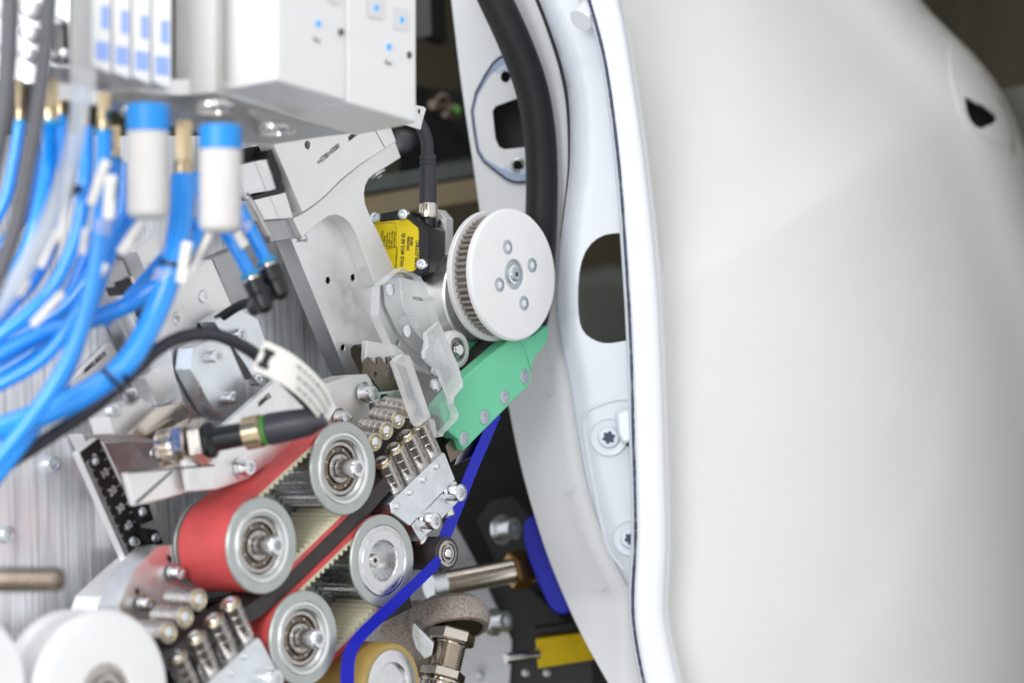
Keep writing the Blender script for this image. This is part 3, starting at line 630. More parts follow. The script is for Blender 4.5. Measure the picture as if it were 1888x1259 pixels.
def belt(a, b, lab):
    A = Vector(F.uv(*a, 0)); B = Vector(F.uv(*b, 0)); D = (B-A).length; tdir = (B-A)/D; nrm = Vector((-tdir.y, tdir.x)); r = .655
    L = 2*math.pi*r+2*D
    def at(s):
        s %= L
        if s < D: return A+tdir*s+nrm*r, nrm
        s -= D
        if s < math.pi*r:
            q = s/r; n_ = nrm*math.cos(q)+tdir*math.sin(q); return B+n_*r, n_
        s -= math.pi*r
        if s < D: return B-tdir*s-nrm*r, -nrm
        s -= D; q = s/r; n_ = -nrm*math.cos(q)-tdir*math.sin(q); return A+n_*r, n_
    t = thing('toothed_belt', lab, 'belt', F.pt(*A, -.6), 'red toothed belts')
    def ring(name, m, prof, n0, n1, cnt):
        vs, fs = [], []
        for i in range(cnt):
            p, q = at(L*i/cnt); lo, hi = prof(i)
            a_, b_ = p+q*lo, p+q*hi
            vs += [F.pt(a_.x, a_.y, n1), F.pt(b_.x, b_.y, n1), F.pt(b_.x, b_.y, n0), F.pt(a_.x, a_.y, n0)]
        for i in range(cnt):
            j = (i+1) % cnt
            for k in range(4): l = (k+1) % 4; fs.append([i*4+k, i*4+l, j*4+l, j*4+k])
        mesh(name, M[m], vs, fs, t, 35)
    T = round(L/.135)
    ring('cover_layer', 'red', lambda i: (.045, .125), -1.19, -.085, 240)
    ring('tooth_layer', 'cream', lambda i: ((.0, -.055, -.055, .0)[i % 4], .044), -1.19, -.09, T*4)
belt((634, 863), (484, 1005), 'red toothed belt round the two upper grey pulleys')
belt((706, 1033), (561, 1176), 'red toothed belt round the two lower grey pulleys')

# dark rubber profile running between the belts
pr = [(190, 1330), (260, 1255), (330, 1205), (400, 1165), (480, 1118), (545, 1062), (600, 1008), (665, 945), (725, 878), (775, 815), (815, 765), (860, 700), (905, 652), (950, 610)]
b_ = sweep('profile_strip', M['rubber_g'], [F.at(x, y, -.13 if x < 760 else -.13-.5*min(1, (x-760)/80))-N*.4 for x, y in pr], 1, None, sect=[(-.4, -.14), (.4, -.14), (.4, .14), (-.4, .14)], up=F.V, sub=6)
tag(b_, 'dark grey rubber strip running diagonally between the two red belts', 'rubber strip')
# dark carrier plate behind the bearings
b_ = plate('carrier_plate', M['blackp'], [(300, 1130), (470, 1090), (560, 1090), (680, 800), (700, 740), (760, 720), (830, 800), (800, 900), (740, 1000), (760, 1120), (640, 1180), (420, 1350), (250, 1350)], -1.75, -2.1)
tag(b_, 'black carrier plate behind the bearing rollers', 'metal plate')

# ------------------------------------------------------------------ stacks of small bearings
def stack(x1, y1, x2, y2, r, lab, grp, n=-.2, dd=.42, rings=4, topper='dome'):
    a = F.at(x1, y1, n); d = a.y+FOCUS; b = P(x2, y2, d+dd); ax = (a-b); L = ax.length; ax.normalize(); rw = r*d/FPX
    t = thing('bearing_roller', lab, 'bearing roller', b, grp)
    h = L/rings; me = lathe_mesh('bearing_ring', [(rw*.80, 0), (rw*.95, .0), (rw, .009), (rw, h-.013), (rw*.95, h-.004), (rw*.80, h-.004)], 36, 18); me.materials.append(M['bearing'])
    for i in range(rings):
        o = bpy.data.objects.new('bearing_ring', me); link(o, t, orient(b+ax*h*i, ax))
    lathe('seal_ring', M['gold'], a, ax, [(rw*.86, -.02), (rw*.86, .0), (rw*.80, .008), (rw*.74, -.006), (rw*.70, .006), (rw*.62, .0), (rw*.55, -.01)], t, 36, cap=False)
    lathe('axle', M['black'], a, ax, [(rw*.6, -.01), (.01, -.01)], t, 20)
    if topper == 'dome':
        o = bpy.data.objects.new('screw', screw_mesh('dome')); link(o, t, orient(a, ax, rw*.60, rnd.random()))
    else:
        lathe('pin', M['bolt'], a, ax, [(rw*.62, -.02), (rw*.60, .03), (rw*.5, .045), (rw*.25, .03), (.01, .03)], t, 28)
    lathe('collar', M['gold'], b, -ax, [(rw*.75, 0), (rw*.75, .05), (rw*.45, .05), (rw*.45, .12)], t, 28)
G1 = 'small bearing rollers above the dark rubber strip'; G2 = 'small bearing rollers below the dark rubber strip'
ordn = ['highest', 'second', 'third', 'lowest']
for i, (x, y) in enumerate([(754, 754), (735, 773), (713, 794), (692, 815)]):
    stack(x, y, x-42, y-8, 17.5, '%s of the four sideways bearing rollers above the green guide end' % ordn[i] if False else '%s of the four sideways lying bearing rollers beside the upper grey pulley' % ordn[i], G1)
for i, (x, y) in enumerate([(769, 779), (749, 801), (727, 825), (705, 850)]):
    stack(x, y, x+27, y+60, 19.5, '%s of the four upright bearing stacks at the upper zinc block' % ordn[i], G2, n=-.15, dd=.45, topper='pin')
for i, (x, y) in enumerate([(367, 1105), (342, 1137), (312, 1165)]):
    stack(x, y, x-50, y-3, 21, '%s of the three sideways lying bearing rollers beside the white disc' % ['highest', 'middle', 'lowest'][i], G1, rings=1)
for i, (x, y) in enumerate([(424, 1111), (394, 1141), (360, 1173), (325, 1208)]):
    stack(x, y, x+26, y+62, 20, '%s of the four upright bearing stacks at the lower left zinc block' % ordn[i], G2, n=-.1, dd=.45, topper='pin')

# ------------------------------------------------------------------ zinc blocks
t = thing('zinc_block', 'bluish zinc block with four pins and two cap screws beside the blue tape', 'block', F.at(780, 920, 0))
plate('front_plate', M['zinc'], [(720, 927), (817, 833), (821, 836), (840, 884), (757, 969), (753, 969), (723, 946)], 0, -.55, parent=t, bev=.02)
plate('base', M['zinc'], [(759, 967), (820, 905), (841, 885), (846, 897), (850, 920), (776, 998), (774, 996)], -.06, -.75, parent=t, bev=.02)
for x, y in ((806, 860), (781, 884), (757, 908), (733, 933)): screw(x, y, .02, 5.5, t, 'pin', name='pin')
screw(851, 908, .2, 16, t, 'capw'); screw(805, 960, .2, 16, t, 'capw')
screw(779, 1004, -.35, 13, t, 'cap', axis=-F.V+N*.3); screw(828, 952, -.35, 11, t, 'cap', axis=-F.V+N*.3)
t = thing('zinc_block', 'bluish zinc block with pins at the bottom edge left of the lowest grey pulley', 'block', F.at(450, 1230, 0))
plate('front_plate', M['zinc'], [(475, 1174), (481, 1178), (520, 1252), (560, 1330), (440, 1400), (310, 1340), (384, 1259)], .0, -.55, parent=t, bev=.02)
for x, y in ((453, 1209), (428, 1240)): screw(x, y, .02, 6, t, 'pin', name='pin')
screw(512, 1252, .25, 18, t, 'capw')
b_ = plate('end_stop', M['brownsteel'], [(822, 821), (839, 802), (855, 832), (831, 853)], -.45, -.95, bev=.01); tag(b_, 'brown square steel block at the lower end of the green guide', 'block')
b_ = plate('stop_plate', M['alu_d'], [(838, 858), (880, 838), (900, 800), (880, 790), (850, 820)], -.9, -1.2); tag(b_, 'grey plate corner under the green guide', 'metal plate')

# ------------------------------------------------------------------ brown perforated sheet
t = thing('perforated_sheet', 'brown perforated spring steel sheet with notches under the arm', 'sheet metal', F.at(720, 690, -1.4))
ps = [(672, 665), (679, 658), (683, 660), (688, 670), (692, 673), (696, 670), (695, 659), (701, 657), (706, 664), (710, 671), (715, 670), (713, 658), (720, 657), (727, 669), (790, 690), (805, 700), (800, 722), (702, 720), (684, 697), (670, 688)]
plate('sheet', M['brownsteel'], ps, -1.35, -1.4, [chk(692, 691, 5, -1.35), chk(719, 689, 12.5, -1.35)], parent=t, bev=.004)
plate('rear_lining', M['alu_l'], [(676, 628), (730, 636), (790, 690), (790, 722), (700, 722), (682, 700), (674, 660)], -1.5, -1.62, parent=t)
b_ = plate('graduated_bar', M['alu'], [(690, 724), (745, 718), (752, 742), (696, 746)], -1.3, -1.5); tag(b_, 'small scratched metal bar just above the sideways rollers', 'bar')
plate('mark', M['ink'], [(702, 727), (716, 726), (710, 733), (730, 733), (730, 737), (702, 738)], -1.295, -1.3, parent=b_, bev=0)

# ------------------------------------------------------------------ motor and big white pulley
t = thing('motor', 'round silver motor body behind the large white pulley', 'motor', F.at(870, 510, -1.5))
lathe('casing', M['alu'], F.at(946, 542, 0), N, [(.84, -1.7), (.84, -1.0), (.81, -.96), (.3, -.96), (.3, -.6)], t, 64)
plate('side_plate', M['alu_l'], [(738, 512), (800, 522), (812, 560), (818, 660), (790, 640), (765, 610), (742, 560)], -1.45, -1.9, parent=t)
ftext('+7CTD02', 760, 552, 782, 556, -1.45, 8.5, t, 'inkg', xs=.9)
WO = F.at(949, 506, 0)
t = thing('white_pulley', 'large white plastic disc pulley with toothed rim pressing the black seal', 'pulley', F.O)
lathe('front_disc', M['pom'], WO, N, [(.3, -.14), (1.21, -.14), (1.225, -.12), (1.225, -.06), (1.19, -.015), (1.12, 0), (.29, 0), (.28, -.015), (.28, -.12)], t, 96, cap=False)
lathe('rear_disc', M['pom'], WO, N, [(.5, -.62), (1.2, -.62), (1.215, -.6), (1.215, -.52), (1.2, -.5), (.5, -.5)], t, 96)
T = 58; vs, fs = [], []
for z in (-.5, -.14):
    for i in range(T*6):
        a = 2*math.pi*i/(T*6); r = (1.13, 1.13, 1.11, 1.04, 1.04, 1.11)[i % 6]; vs.append(WO+F.U*r*math.cos(a)+F.V*r*math.sin(a)+N*z)
m = T*6
for i in range(m): fs.append([i, (i+1) % m, m+(i+1) % m, m+i])
mesh('toothed_rim', M['teeth'], vs, fs, t, 25)
lathe('hub_plate', M['zinc_d'], WO, N, [(.28, -.05), (.27, -.045), (.13, -.04), (.13, .03), (.10, .05), (.06, .05), (.05, .05, 'h'), (.045, -.02, 'h'), (.01, -.02)], t, 48)
lathe('washer', M['bolt'], WO, N, [(.18, -.04), (.18, .0), (.13, .01)], t, 40, cap=False)
for x, y in ((936, 456), (981, 489), (921, 525), (966, 559)): screw(x, y, .0, 13.5, t, 'flat', m='zinc_d')
t = thing('small_white_roller', 'small white roller with a steel bearing beside the green guide', 'roller', F.at(843, 646, -.8))
c = F.at(843, 645, -.75)
lathe('tyre', M['pom'], c, N, [(.2, -.35), (.27, -.35), (.36, -.2), (.37, -.08), (.33, 0), (.24, .02), (.23, 0), (.23, -.1)], t, 56, cap=False)
lathe('bearing', M['bearing'], c, N, [(.23, -.1), (.23, .0), (.215, .012), (.18, .012), (.17, -.03), (.13, -.03), (.125, .02), (.09, .02), (.09, -.02)], t, 48, cap=False)
screw(0, 0, 0, .095, t, 'hexh', at=c+N*.07)
lathe('rear_disc', M['pom'], c-N*.5, N, [(.1, -.1), (.3, -.1), (.3, 0), (.1, 0)], t, 40)

# ------------------------------------------------------------------ green guide
t = thing('green_guide', 'mint green plastic guide block with four countersunk screws under the white pulley', 'guide block', F.at(890, 740, -.5))
gb = [(854, 698), (938, 626), (957, 626), (966, 640), (975, 668), (979, 683), (980, 697), (977, 709), (920, 766), (855, 831), (848, 811), (824, 793), (813, 758), (813, 746), (823, 735)]
plate('front_plate', M['green'], gb, -.3, -.62, parent=t, bev=.03)
plate('nose', M['green'], [(957, 627), (985, 618), (1008, 600), (1012, 606), (1008, 632), (985, 660), (980, 683), (968, 650)], -.34, -.8, parent=t, bev=.02)
plate('rear_plate', M['green'], [(838, 690), (850, 650), (862, 622), (900, 600), (960, 612), (925, 640), (860, 705)], -1.05, -1.4, parent=t, bev=.02)
for x, y in ((856, 808), (894, 769), (931, 732), (968, 694)):
    lathe('countersink', M['green'], F.at(x, y, -.3), N, [(.165, -.01), (.16, .008), (.14, .004), (.13, -.02)], t, 36, cap=False)
    screw(x, y, -.285, 13, t, 'flat', m='zinc_d')
# ------------------------------------------------------------------ blue tape
def tape(pts, wd, lab, n=-.1, cat='tape'):
    vs = []
    a = crom([(x, y, 0) for x, y in pts], 8)
    L_, R_ = [], []
    for i, p in enumerate(a):
        q = (a[min(i+1, len(a)-1)]-a[max(i-1, 0)]).normalized(); nn = Vector((-q.y, q.x, 0)); w_ = wd(i/(len(a)-1))/2
        L_.append(F.at(p.x+nn.x*w_, p.y+nn.y*w_, n)); R_.append(F.at(p.x-nn.x*w_, p.y-nn.y*w_, n-.12))
    rows = [[L_[i], L_[i]-N*.012, R_[i]-N*.012, R_[i]] for i in range(len(a))]
    return tag(loft('blue_tape', M['tape'], rows, None, 60, closed=True), lab, cat)
tape([(915, 762), (897, 805), (872, 862), (845, 930), (815, 1003), (805, 1030)], lambda s: 18+4*s, 'royal blue tape hanging from the green guide past the zinc block', -.75, 'tape')
tape([(812, 1030), (790, 1053), (735, 1105), (690, 1147), (665, 1172), (648, 1198), (642, 1225), (641, 1259), (641, 1330)], lambda s: 18+7*s, 'royal blue tape running from the small grey roller round the amber roller', .2, 'tape')
t = thing('grey_roller', 'small dark grey roller with a steel bearing where the blue tape turns', 'roller', F.at(824, 1020, 0))
c = F.at(825, 1020, .1); r_ = .30
lathe('tyre', M['rubber_g'], c, N, [(.1, -.75), (r_, -.75), (r_, -.02), (r_*.96, 0), (r_*.80, 0), (r_*.78, -.03)], t, 48, cap=False)
lathe('bearing', M['bearing'], c, N, [(r_*.79, -.05), (r_*.79, .01), (r_*.72, .02), (r_*.64, .02), (r_*.62, -.02), (r_*.52, -.02), (r_*.5, .02), (r_*.40, .02), (r_*.38, -.02), (.02, -.02)], t, 48)
screw(0, 0, 0, r_*.33, t, 'button', at=c+N*.05)
t = thing('amber_roller', 'amber rubber roller with an aluminium hub at the bottom edge', 'roller', F.at(722, 1262, 0))
c = F.at(722, 1262, .1); k = F.k(722, 1262, .1)
lathe('tyre', M['ivory'], c, N, [(.3, -1.35), (78*k, -1.35), (78*k, -.06), (75*k, -.0), (66*k, 0), (64*k, -.03)], t, 80, cap=False)
lathe('hub', M['turned'], c, N, [(65*k, -.05), (65*k, .01), (63*k, .02), (42*k, .02), (40*k, 0), (40*k, -.35), (20*k, -.35), (.02, -.36)], t, 64)
lathe('axle', M['steel'], c, N, [(22*k, -.3), (22*k, -.12), (18*k, -.1), (.02, -.1)], t, 40)

# ------------------------------------------------------------------ yellow labelled sensor
S = Frame(P(750, 450, 50.15), Vector((math.cos(R(20)), -math.sin(R(20)), 0)), Vector((0, 0, 1)), Vector((-math.sin(R(20)), -math.cos(R(20)), 0)))
t = thing('laser_sensor', 'black sensor box with a printed yellow label and an upright cable', 'sensor', S.at(750, 510, 0))
plate('housing', M['black'], [(680, 398), (734, 388), (755, 393), (791, 422), (791, 502), (776, 508), (700, 518), (680, 500)], 0, -.85, parent=t, fr=S, bev=.025)
plate('label', M['yellow'], [(690, 411), (734, 406), (752, 405), (770, 420), (772, 426), (772, 490), (762, 500), (735, 503), (690, 508)], .012, 0, parent=t, fr=S, bev=0)
def st(b, x, y, s, xs=1, m='ink'): 
    return text(b, M[m], S.at(x, y, .014), S.V+S.U*.06, -S.U, s*S.k(x, y, 0), t, xs=xs, bold=.0035 if s > 6 else .001)
st('WLG 4012 AE S2', 743.5, 492, 9, .95); st('CHI K302', 754, 463, 6.5, 1); st('09/18', 760.5, 453, 6.5, 1.05); st('WELOTEC', 769.5, 494, 8, 1.35)
st('www.welotec.com', 731, 496, 6, .9)
for i, s_ in enumerate(['CAUTION', 'DO NOT STARE', 'INTO BEAM', 'Wavelength: 650 nm', 'Max. Output < 1 mW', 'IEC 60825-1, Am.2:2001', 'Class 2 LASER Product']):
    st(s_, 700+i*4.6, 457, 4.6 if i < 3 else 4.0, .95 if i < 3 else .8)
for i, s_ in enumerate(['Welotec GmbH', 'Zum Hagenbach 7', '48366 Laer']): st(s_, 714+i*4.4, 500, 3.6, .8)
fr_ = smooth_loop([(690, 413), (726, 410), (730, 412), (731, 452), (727, 458), (690, 461)], 1)
for a, b in zip(fr_, fr_[1:]):
    A, B = S.at(*a, .013), S.at(*b, .013); d_ = (B-A).normalized().cross(S.N)*.004
    slab('label_frame', M['ink'], [A+d_, B+d_, B-d_, A-d_], -S.N*.004, (), t, bev=0)
plate('lid_edge', M['blackp'], [(757, 396), (791, 423), (791, 428), (757, 401)], .03, 0, parent=t, fr=S, bev=.004)
for x, y in ((691, 401), (742, 395), (776, 487)): screw(x, y, .12, 9.5, t, 'cap', fr=S, m='zinc')
plate('mounting_plate', M['alu_l'], [(790, 384), (808, 387), (822, 403), (822, 506), (808, 519), (700, 524), (700, 420)], -.87, -1.25, parent=t, fr=S, bev=.01)
screw(812, 409, -.84, 5.5, t, 'pin', fr=S)
sx = P(790, 400, 50.5)
up = Vector((0, 0, 1)); kk = 50.5/FPX
lathe('socket', M['black'], P(790, 424, 50.5), up, [(15.5*kk, -.1), (15.5*kk, .2), (13*kk, .24)], t, 36)
ks = []
me = lathe_mesh('coupling_nut', [(16*kk, 0), (17.5*kk, .02), (17.5*kk, .24), (16*kk, .28), (10*kk, .28)], 48); 
for v in me.vertices:
    a = math.atan2(v.co.y, v.co.x); q = 1+.025*math.cos(a*24); v.co.x *= q; v.co.y *= q
me.materials.append(M['nickel']); o = bpy.data.objects.new('coupling_nut', me); link(o, t, orient(P(789, 402, 50.5), up))
lathe('plug', M['cable'], P(789, 373, 50.5), up, [(13*kk, -.02), (16*kk, .0), (16.5*kk, .3), (15.5*kk, .62), (15.5*kk, .66), (14.5*kk, .67), (14.5*kk, .70), (15.5*kk, .71), (15.5*kk, .75), (14.2*kk, .76), (14.2*kk, .79), (15.2*kk, .80), (15.2*kk, .84), (14*kk, .85), (14*kk, .88), (11*kk, .90)], t, 36)
hose('cable', M['cable'], [(788, 290, 50.5), (787, 262, 50.5), (780, 240, 50.5), (768, 220, 50.5), (756, 190, 50.5)], 11.5, t)
b_ = plate('hole_tab', M['alu_l'], [(762, 193), (783, 197), (786, 202), (780, 222), (776, 240), (740, 228)], -1.2, -1.24, [chk(774, 206, 4.5, -1.2)]); tag(b_, 'small bright metal tab with a hole beside the controller corner', 'tab')

# ------------------------------------------------------------------ clear covers
def cover(name, px, n1, th, m, parent):
    o = plate(name, M[m], px, n1, n1-th, (), parent, bev=0)
    o.data.materials.append(M['acryl_e'])
    for p in o.data.polygons:
        if len(p.vertices) == 4 and abs(p.normal.dot(N)) < .5: p.material_index = 1
    return o
t = thing('clear_cover', 'clear acrylic cover plate with frosted edges screwed over the arm', 'cover', F.at(750, 640, .1))
cover('front_sheet', [(701, 528), (742, 494), (776, 510), (785, 528), (811, 594), (846, 677), (854, 706), (853, 714), (838, 731), (838, 744), (846, 763), (845, 772), (819, 798), (808, 800), (795, 771), (759, 665), (731, 655), (698, 582)], -.1, .2, 'acryl', t)
cover('folded_sheet', [(811, 594), (788, 613), (787, 623), (791, 639), (784, 648), (785, 660), (811, 684), (835, 744), (838, 731), (853, 714), (854, 706), (846, 677)], .02, .1, 'acryl2', t)
cover('corner_strip', [(795, 771), (801, 774), (806, 800), (819, 798), (816, 804), (806, 806), (798, 790)], .02, .12, 'acryl2', t)
screw(720, 534, -.05, 11, t, 'flat'); screw(752, 610, -.05, 11, t, 'flat')
for x, y, r in ((738, 520, 15), (767, 594, 12)): lathe('spacer', M['acryl2'], F.at(x, y, -.35), N, [(r*.01, -.3), (r*.01, 0), (.02, 0)], t, 36)
screw(804, 710, -.15, 13, t, 'dome'); screw(802, 685, -.3, 9, t, 'dome')
t = thing('clear_trough', 'hazy narrow acrylic strip hanging over the bearing rollers', 'cover', F.at(760, 720, .2))
cover('sheet', [(729, 667), (743, 653), (755, 655), (760, 668), (794, 768), (773, 785), (767, 775)], .12, .14, 'acryl2', t)
# ================================================================== bottom right background machinery
bk = thing('drive_housing', 'black bolted machine housing in the gap left of the door', 'machine', P(950, 1250, 60))
box_px('housing', M['blackp'], [(820, 780, 59), (1010, 700, 59), (1260, 1340, 59), (820, 1340, 59)], (0, 1, 0), bk)
box_px('plate', M['alu_d'], [(745, 1000, 56), (836, 958, 56), (886, 1050, 56), (945, 1180, 56), (935, 1340, 56), (700, 1340, 56)], (0, .3, 0), bk)
box_px('plate', M['darkm'], [(905, 925, 57), (950, 915, 57), (985, 960, 57), (1010, 1090, 57), (940, 1090, 57), (880, 960, 57)], (0, .4, 0), bk)
box_px('plate', M['grey'], [(885, 1085, 56.5), (955, 1062, 56.5), (1090, 1190, 56.5), (1100, 1340, 56.5), (930, 1340, 56.5), (925, 1180, 56.5)], (0, .3, 0), bk)
bk.children[-1].data.materials[0] = M['darkm']
box_px('beam', M['beam'], [(850, 1085, 57.5), (1000, 1075, 57.5), (1000, 1045, 57.5), (850, 1055, 57.5)], (0, .3, 0), bk)
for x, y, r in ((950, 974, 21), (935, 1145, 20)):
    q = P(x, y, 54.3); o = bpy.data.objects.new('bolt', screw_mesh('capw', 'zinc')); link(o, bk, orient(q, (.75, -.62, .1), r*54.3/FPX))
for x, y, r in ((971, 1240, 8), (1010, 1240, 8), (888, 1245, 8)):
    q = P(x, y, 55.6); o = bpy.data.objects.new('bolt', screw_mesh('button', 'zinc')); link(o, bk, orient(q, (.5, -.8, .1), r*55/FPX))
dk = 54.0/FPX; ax = P(985, 1045, 54.0)-P(800, 1080, 52.9); ax.normalize(); A0 = P(800, 1079, 52.9)
t = thing('adjusting_spindle', 'threaded steel spindle with brass hex nuts behind the small grey roller', 'spindle', A0)
lathe('collar', M['zinc'], A0, ax, [(24*dk, -.12), (27*dk, -.1), (27*dk, .18), (24*dk, .2)], t, 36)
rows = []; L = 1.62; nth = 36
for i in range(nth): rows += [(22.6*dk, .2+L*i/nth), (21.2*dk, .2+L*(i+.5)/nth)]
lathe('thread', M['nickel'], A0, ax, rows, t, 36, smooth=20)
lathe('hex_nut', M['bronze'], A0+ax*1.72, ax, [(32*dk, 0, 'h'), (36*dk, .04, 'h'), (36*dk, .34, 'h'), (32*dk, .4, 'h')], t, 36, spin=.4)
lathe('hex_nut', M['brass'], A0+ax*2.14, ax, [(24*dk, 0, 'h'), (29*dk, .03, 'h'), (29*dk, .5, 'h'), (25*dk, .55, 'h')], t, 36, spin=.1)
lp = smooth_loop([(963, 975), (966, 958), (984, 948), (1002, 960), (1012, 1000), (1050, 1090), (1058, 1120), (1045, 1132), (1026, 1133), (1010, 1118), (984, 1060), (966, 1010)], 2)
b_ = slab('pull_loop', M['loop'], [P(x, y, 53.2) for x, y in lp], (.28, .5, .05), (), None, .05); tag(b_, 'deep blue rounded plastic handle peeking out from behind the door', 'handle')
t = thing('yellow_cylinder', 'yellow cylinder with a bright piston rod at the bottom behind the door', 'cylinder', P(1040, 1200, 54))
ax2 = (P(1140, 1182, 55)-P(988, 1205, 54)).normalized(); a0 = P(988, 1205, 54)
box_px('barrel', M['yell2'], [(987, 1178, 54), (1120, 1160, 54.6), (1140, 1208, 54.6), (992, 1232, 54)], (.1, .9, 0), t)
lathe('piston_rod', M['steel'], a0-ax2*.7, ax2, [(9*dk, 0), (10*dk, .03), (10*dk, .75)], t, 24)
box_px('clamp', M['darkm'], [(985, 1172, 54.4), (1075, 1162, 54.6), (1068, 1146, 54.6), (985, 1158, 54.4)], (0, .6, 0), t)

# ------------------------------------------------------------------ sand cast elbow with nickel fittings
cd = 51.3; ck = cd/FPX
t = thing('cast_elbow', 'grainy sand cast metal elbow with a machined pocket at the bottom', 'casting', P(830, 1180, cd))
lathe('arm', M['cast'], P(795, 1172, cd+.5), P(560, 1215, cd+.9)-P(795, 1172, cd+.5), [(60*ck, 0), (70*ck, .06), (72*ck, .5), (72*ck, 3.2)], t, 64)
axd = Vector((.16, -.42, -.88)).normalized()
cc = P(830, 1160, cd-.1)
lathe('head', M['cast'], cc, axd, [(46*ck, -.52), (60*ck, -.50), (71*ck, -.40), (76*ck, -.22), (76*ck, -.06), (71*ck, .04), (64*ck, .06), (60*ck, .04), (57*ck, -.06), (50*ck, -.12), (.02, -.12)], t, 80)
lathe('machined_pocket', M['steel'], cc, axd, [(60.5*ck, .045), (57.5*ck, -.055), (50*ck, -.115), (.02, -.115)], t, 64)
for v in t.children[-1].data.vertices: v.co.z += .004
lathe('boss', M['alu'], P(808, 1112, cd), (.1, -.5, .86), [(21*ck, -.2), (21*ck, .05), (19*ck, .07), (.02, .07)], t, 36)
slab('rib', M['zinc'], [P(x, y, cd-1.0) for x, y in [(759, 1150), (762, 1147), (800, 1185), (796, 1208), (782, 1215), (768, 1195), (760, 1172)]], (.03, .5, .02), (), t, .02)
f0 = P(832, 1176, cd-.55); axf = Vector((-.22, -.30, -.93)).normalized()
t = thing('nickel_fitting', 'shiny nickel plated threaded fitting with hex nuts hanging from the cast elbow', 'fitting', f0)
lathe('hex_nut', M['nickel'], f0-axf*.08, axf, [(40*ck, -.06, 'h'), (44*ck, -.03, 'h'), (44*ck, .14, 'h'), (40*ck, .17, 'h')], t, 36, spin=.2)
rows = [(30*ck, .1)]; nth = 10
for i in range(nth): rows += [(31*ck, .14+.50*i/nth), (27.5*ck, .14+.50*(i+.5)/nth)]
lathe('thread', M['nickel'], f0, axf, rows, t, 40, smooth=20)
lathe('hex_nut', M['nickel'], f0+axf*.60, axf, [(36*ck, 0, 'h'), (42*ck, .03, 'h'), (42*ck, .17, 'h'), (36*ck, .2, 'h')], t, 36, spin=.2)
lathe('collar', M['nickel'], f0+axf*.80, axf, [(34*ck, 0), (38*ck, .02), (39*ck, .06), (36*ck, .09), (38*ck, .12), (38*ck, .2)], t, 40)
lathe('hex_nut', M['nickel'], f0+axf*1.0, axf, [(38*ck, 0, 'h'), (45*ck, .03, 'h'), (45*ck, .3, 'h'), (40*ck, .34, 'h')], t, 36, spin=.5)

# ================================================================== bottom left foreground
t = thing('white_guide_disc', 'blurred pair of large white nylon discs with a bearing in the bottom left corner', 'guide roller', F.at(197, 1279, .4))
c = F.at(197, 1281, .4); k = F.k(197, 1281, .4)
lathe('front_disc', M['pom'], c, N, [(.4, -.28), (152*k, -.28), (157*k, -.22), (157*k, -.08), (150*k, -.02), (135*k, 0), (62*k, 0), (58*k, -.02), (58*k, -.2)], t, 96, cap=False)
lathe('rear_disc', M['pom'], c-N*.72, N, [(.4, -.3), (150*k, -.3), (155*k, -.24), (155*k, -.06), (150*k, 0), (60*k, .0)], t, 96)
lathe('core', M['pom'], c, N, [(118*k, -.72), (118*k, -.28)], t, 64)
lathe('bearing', M['bearing'], c, N, [(58*k, -.1), (58*k, -.02), (52*k, .0), (46*k, .0), (44*k, -.05), (38*k, -.05), (36*k, 0), (26*k, 0), (24*k, -.1), (.02, -.1)], t, 64)
t = thing('white_guide_disc', 'blurred white nylon disc cut off by the left edge of the picture', 'guide roller', F.at(-60, 1275, .2))
c = F.at(-62, 1270, .2); k = F.k(-62, 1270, .2)
lathe('disc', M['pom'], c, N, [(.3, -.4), (136*k, -.4), (142*k, -.3), (142*k, -.1), (136*k, 0), (.3, 0)], t, 80)
t = thing('grip_rod', 'blurred round ended steel rod entering from the left edge', 'rod', P(0, 1068, 40.5))
lathe('rod', M['brownsteel'], P(-80, 1068, 40.5), Vector((1, 0, 0)), [(23*.0081, 0), (23*.0081, 1.47), (22*.0081, 1.53), (18*.0081, 1.58), (12*.0081, 1.615), (.01, 1.625)], t, 40)

# ------------------------------------------------------------------ cable loop, connector and tag
b_ = hose('signal_cable', M['cable'], [(-60, 905, 42.0), (20, 852, 42.0), (100, 800, 42.0), (170, 752, 42.1), (230, 700, 42.3), (290, 645, 42.6), (340, 620, 42.9), (395, 617, 43.2), (440, 634, 43.5), (480, 660, 43.8), (530, 705, 44.1), (575, 750, 44.2)], 12.5, None)
tag(b_, 'dark grey signal cable looping over to the white cable tag', 'cable')
t = thing('cable_connector', 'black round connector with a brass ring screwed into a nickel gland', 'connector', P(420, 810, 43.6))
ca = P(600, 772, 44.0)-P(330, 822, 44.6); ca.normalize(); kk = 44.3/FPX
def onax(px): 
    s = (px-330)/270.0; return P(330, 822, 44.6).lerp(P(600, 772, 44.0), s)
def seg_(name, m, px0, rows, sp=0, sm=30): return lathe(name, M[m], onax(px0), ca, [(r*kk, z*kk)+tuple(e) for r, z, *e in rows], t, 48, spin=sp, smooth=sm)
seg_('gland', 'nickel', 294, [(28, 0), (36, 4), (36, 10), (33, 12), (37, 15), (33, 18), (37, 21), (33, 24), (37, 27), (36, 36)])
seg_('hex_nut', 'nickel', 328, [(36, 0, 'h'), (45, 3, 'h'), (45, 22, 'h'), (40, 25, 'h')], .2)
seg_('hex_nut', 'nickel', 358, [(34, 0, 'h'), (44, 3, 'h'), (44, 26, 'h'), (34, 29, 'h')], .5)
seg_('socket', 'black', 385, [(34, 0), (34, 8), (23, 16), (22, 80)])
seg_('ribbed_ring', 'brass', 452, [(26, 0), (31, 3), (31, 34), (27, 38)])
seg_('marking_ring', 'greenled', 488, [(26, 0), (29, 1), (29, 8), (26, 9)])
seg_('plug', 'cable', 495, [(26, 0), (30, 4), (29, 40), (26, 80), (18, 100), (15, 112)])
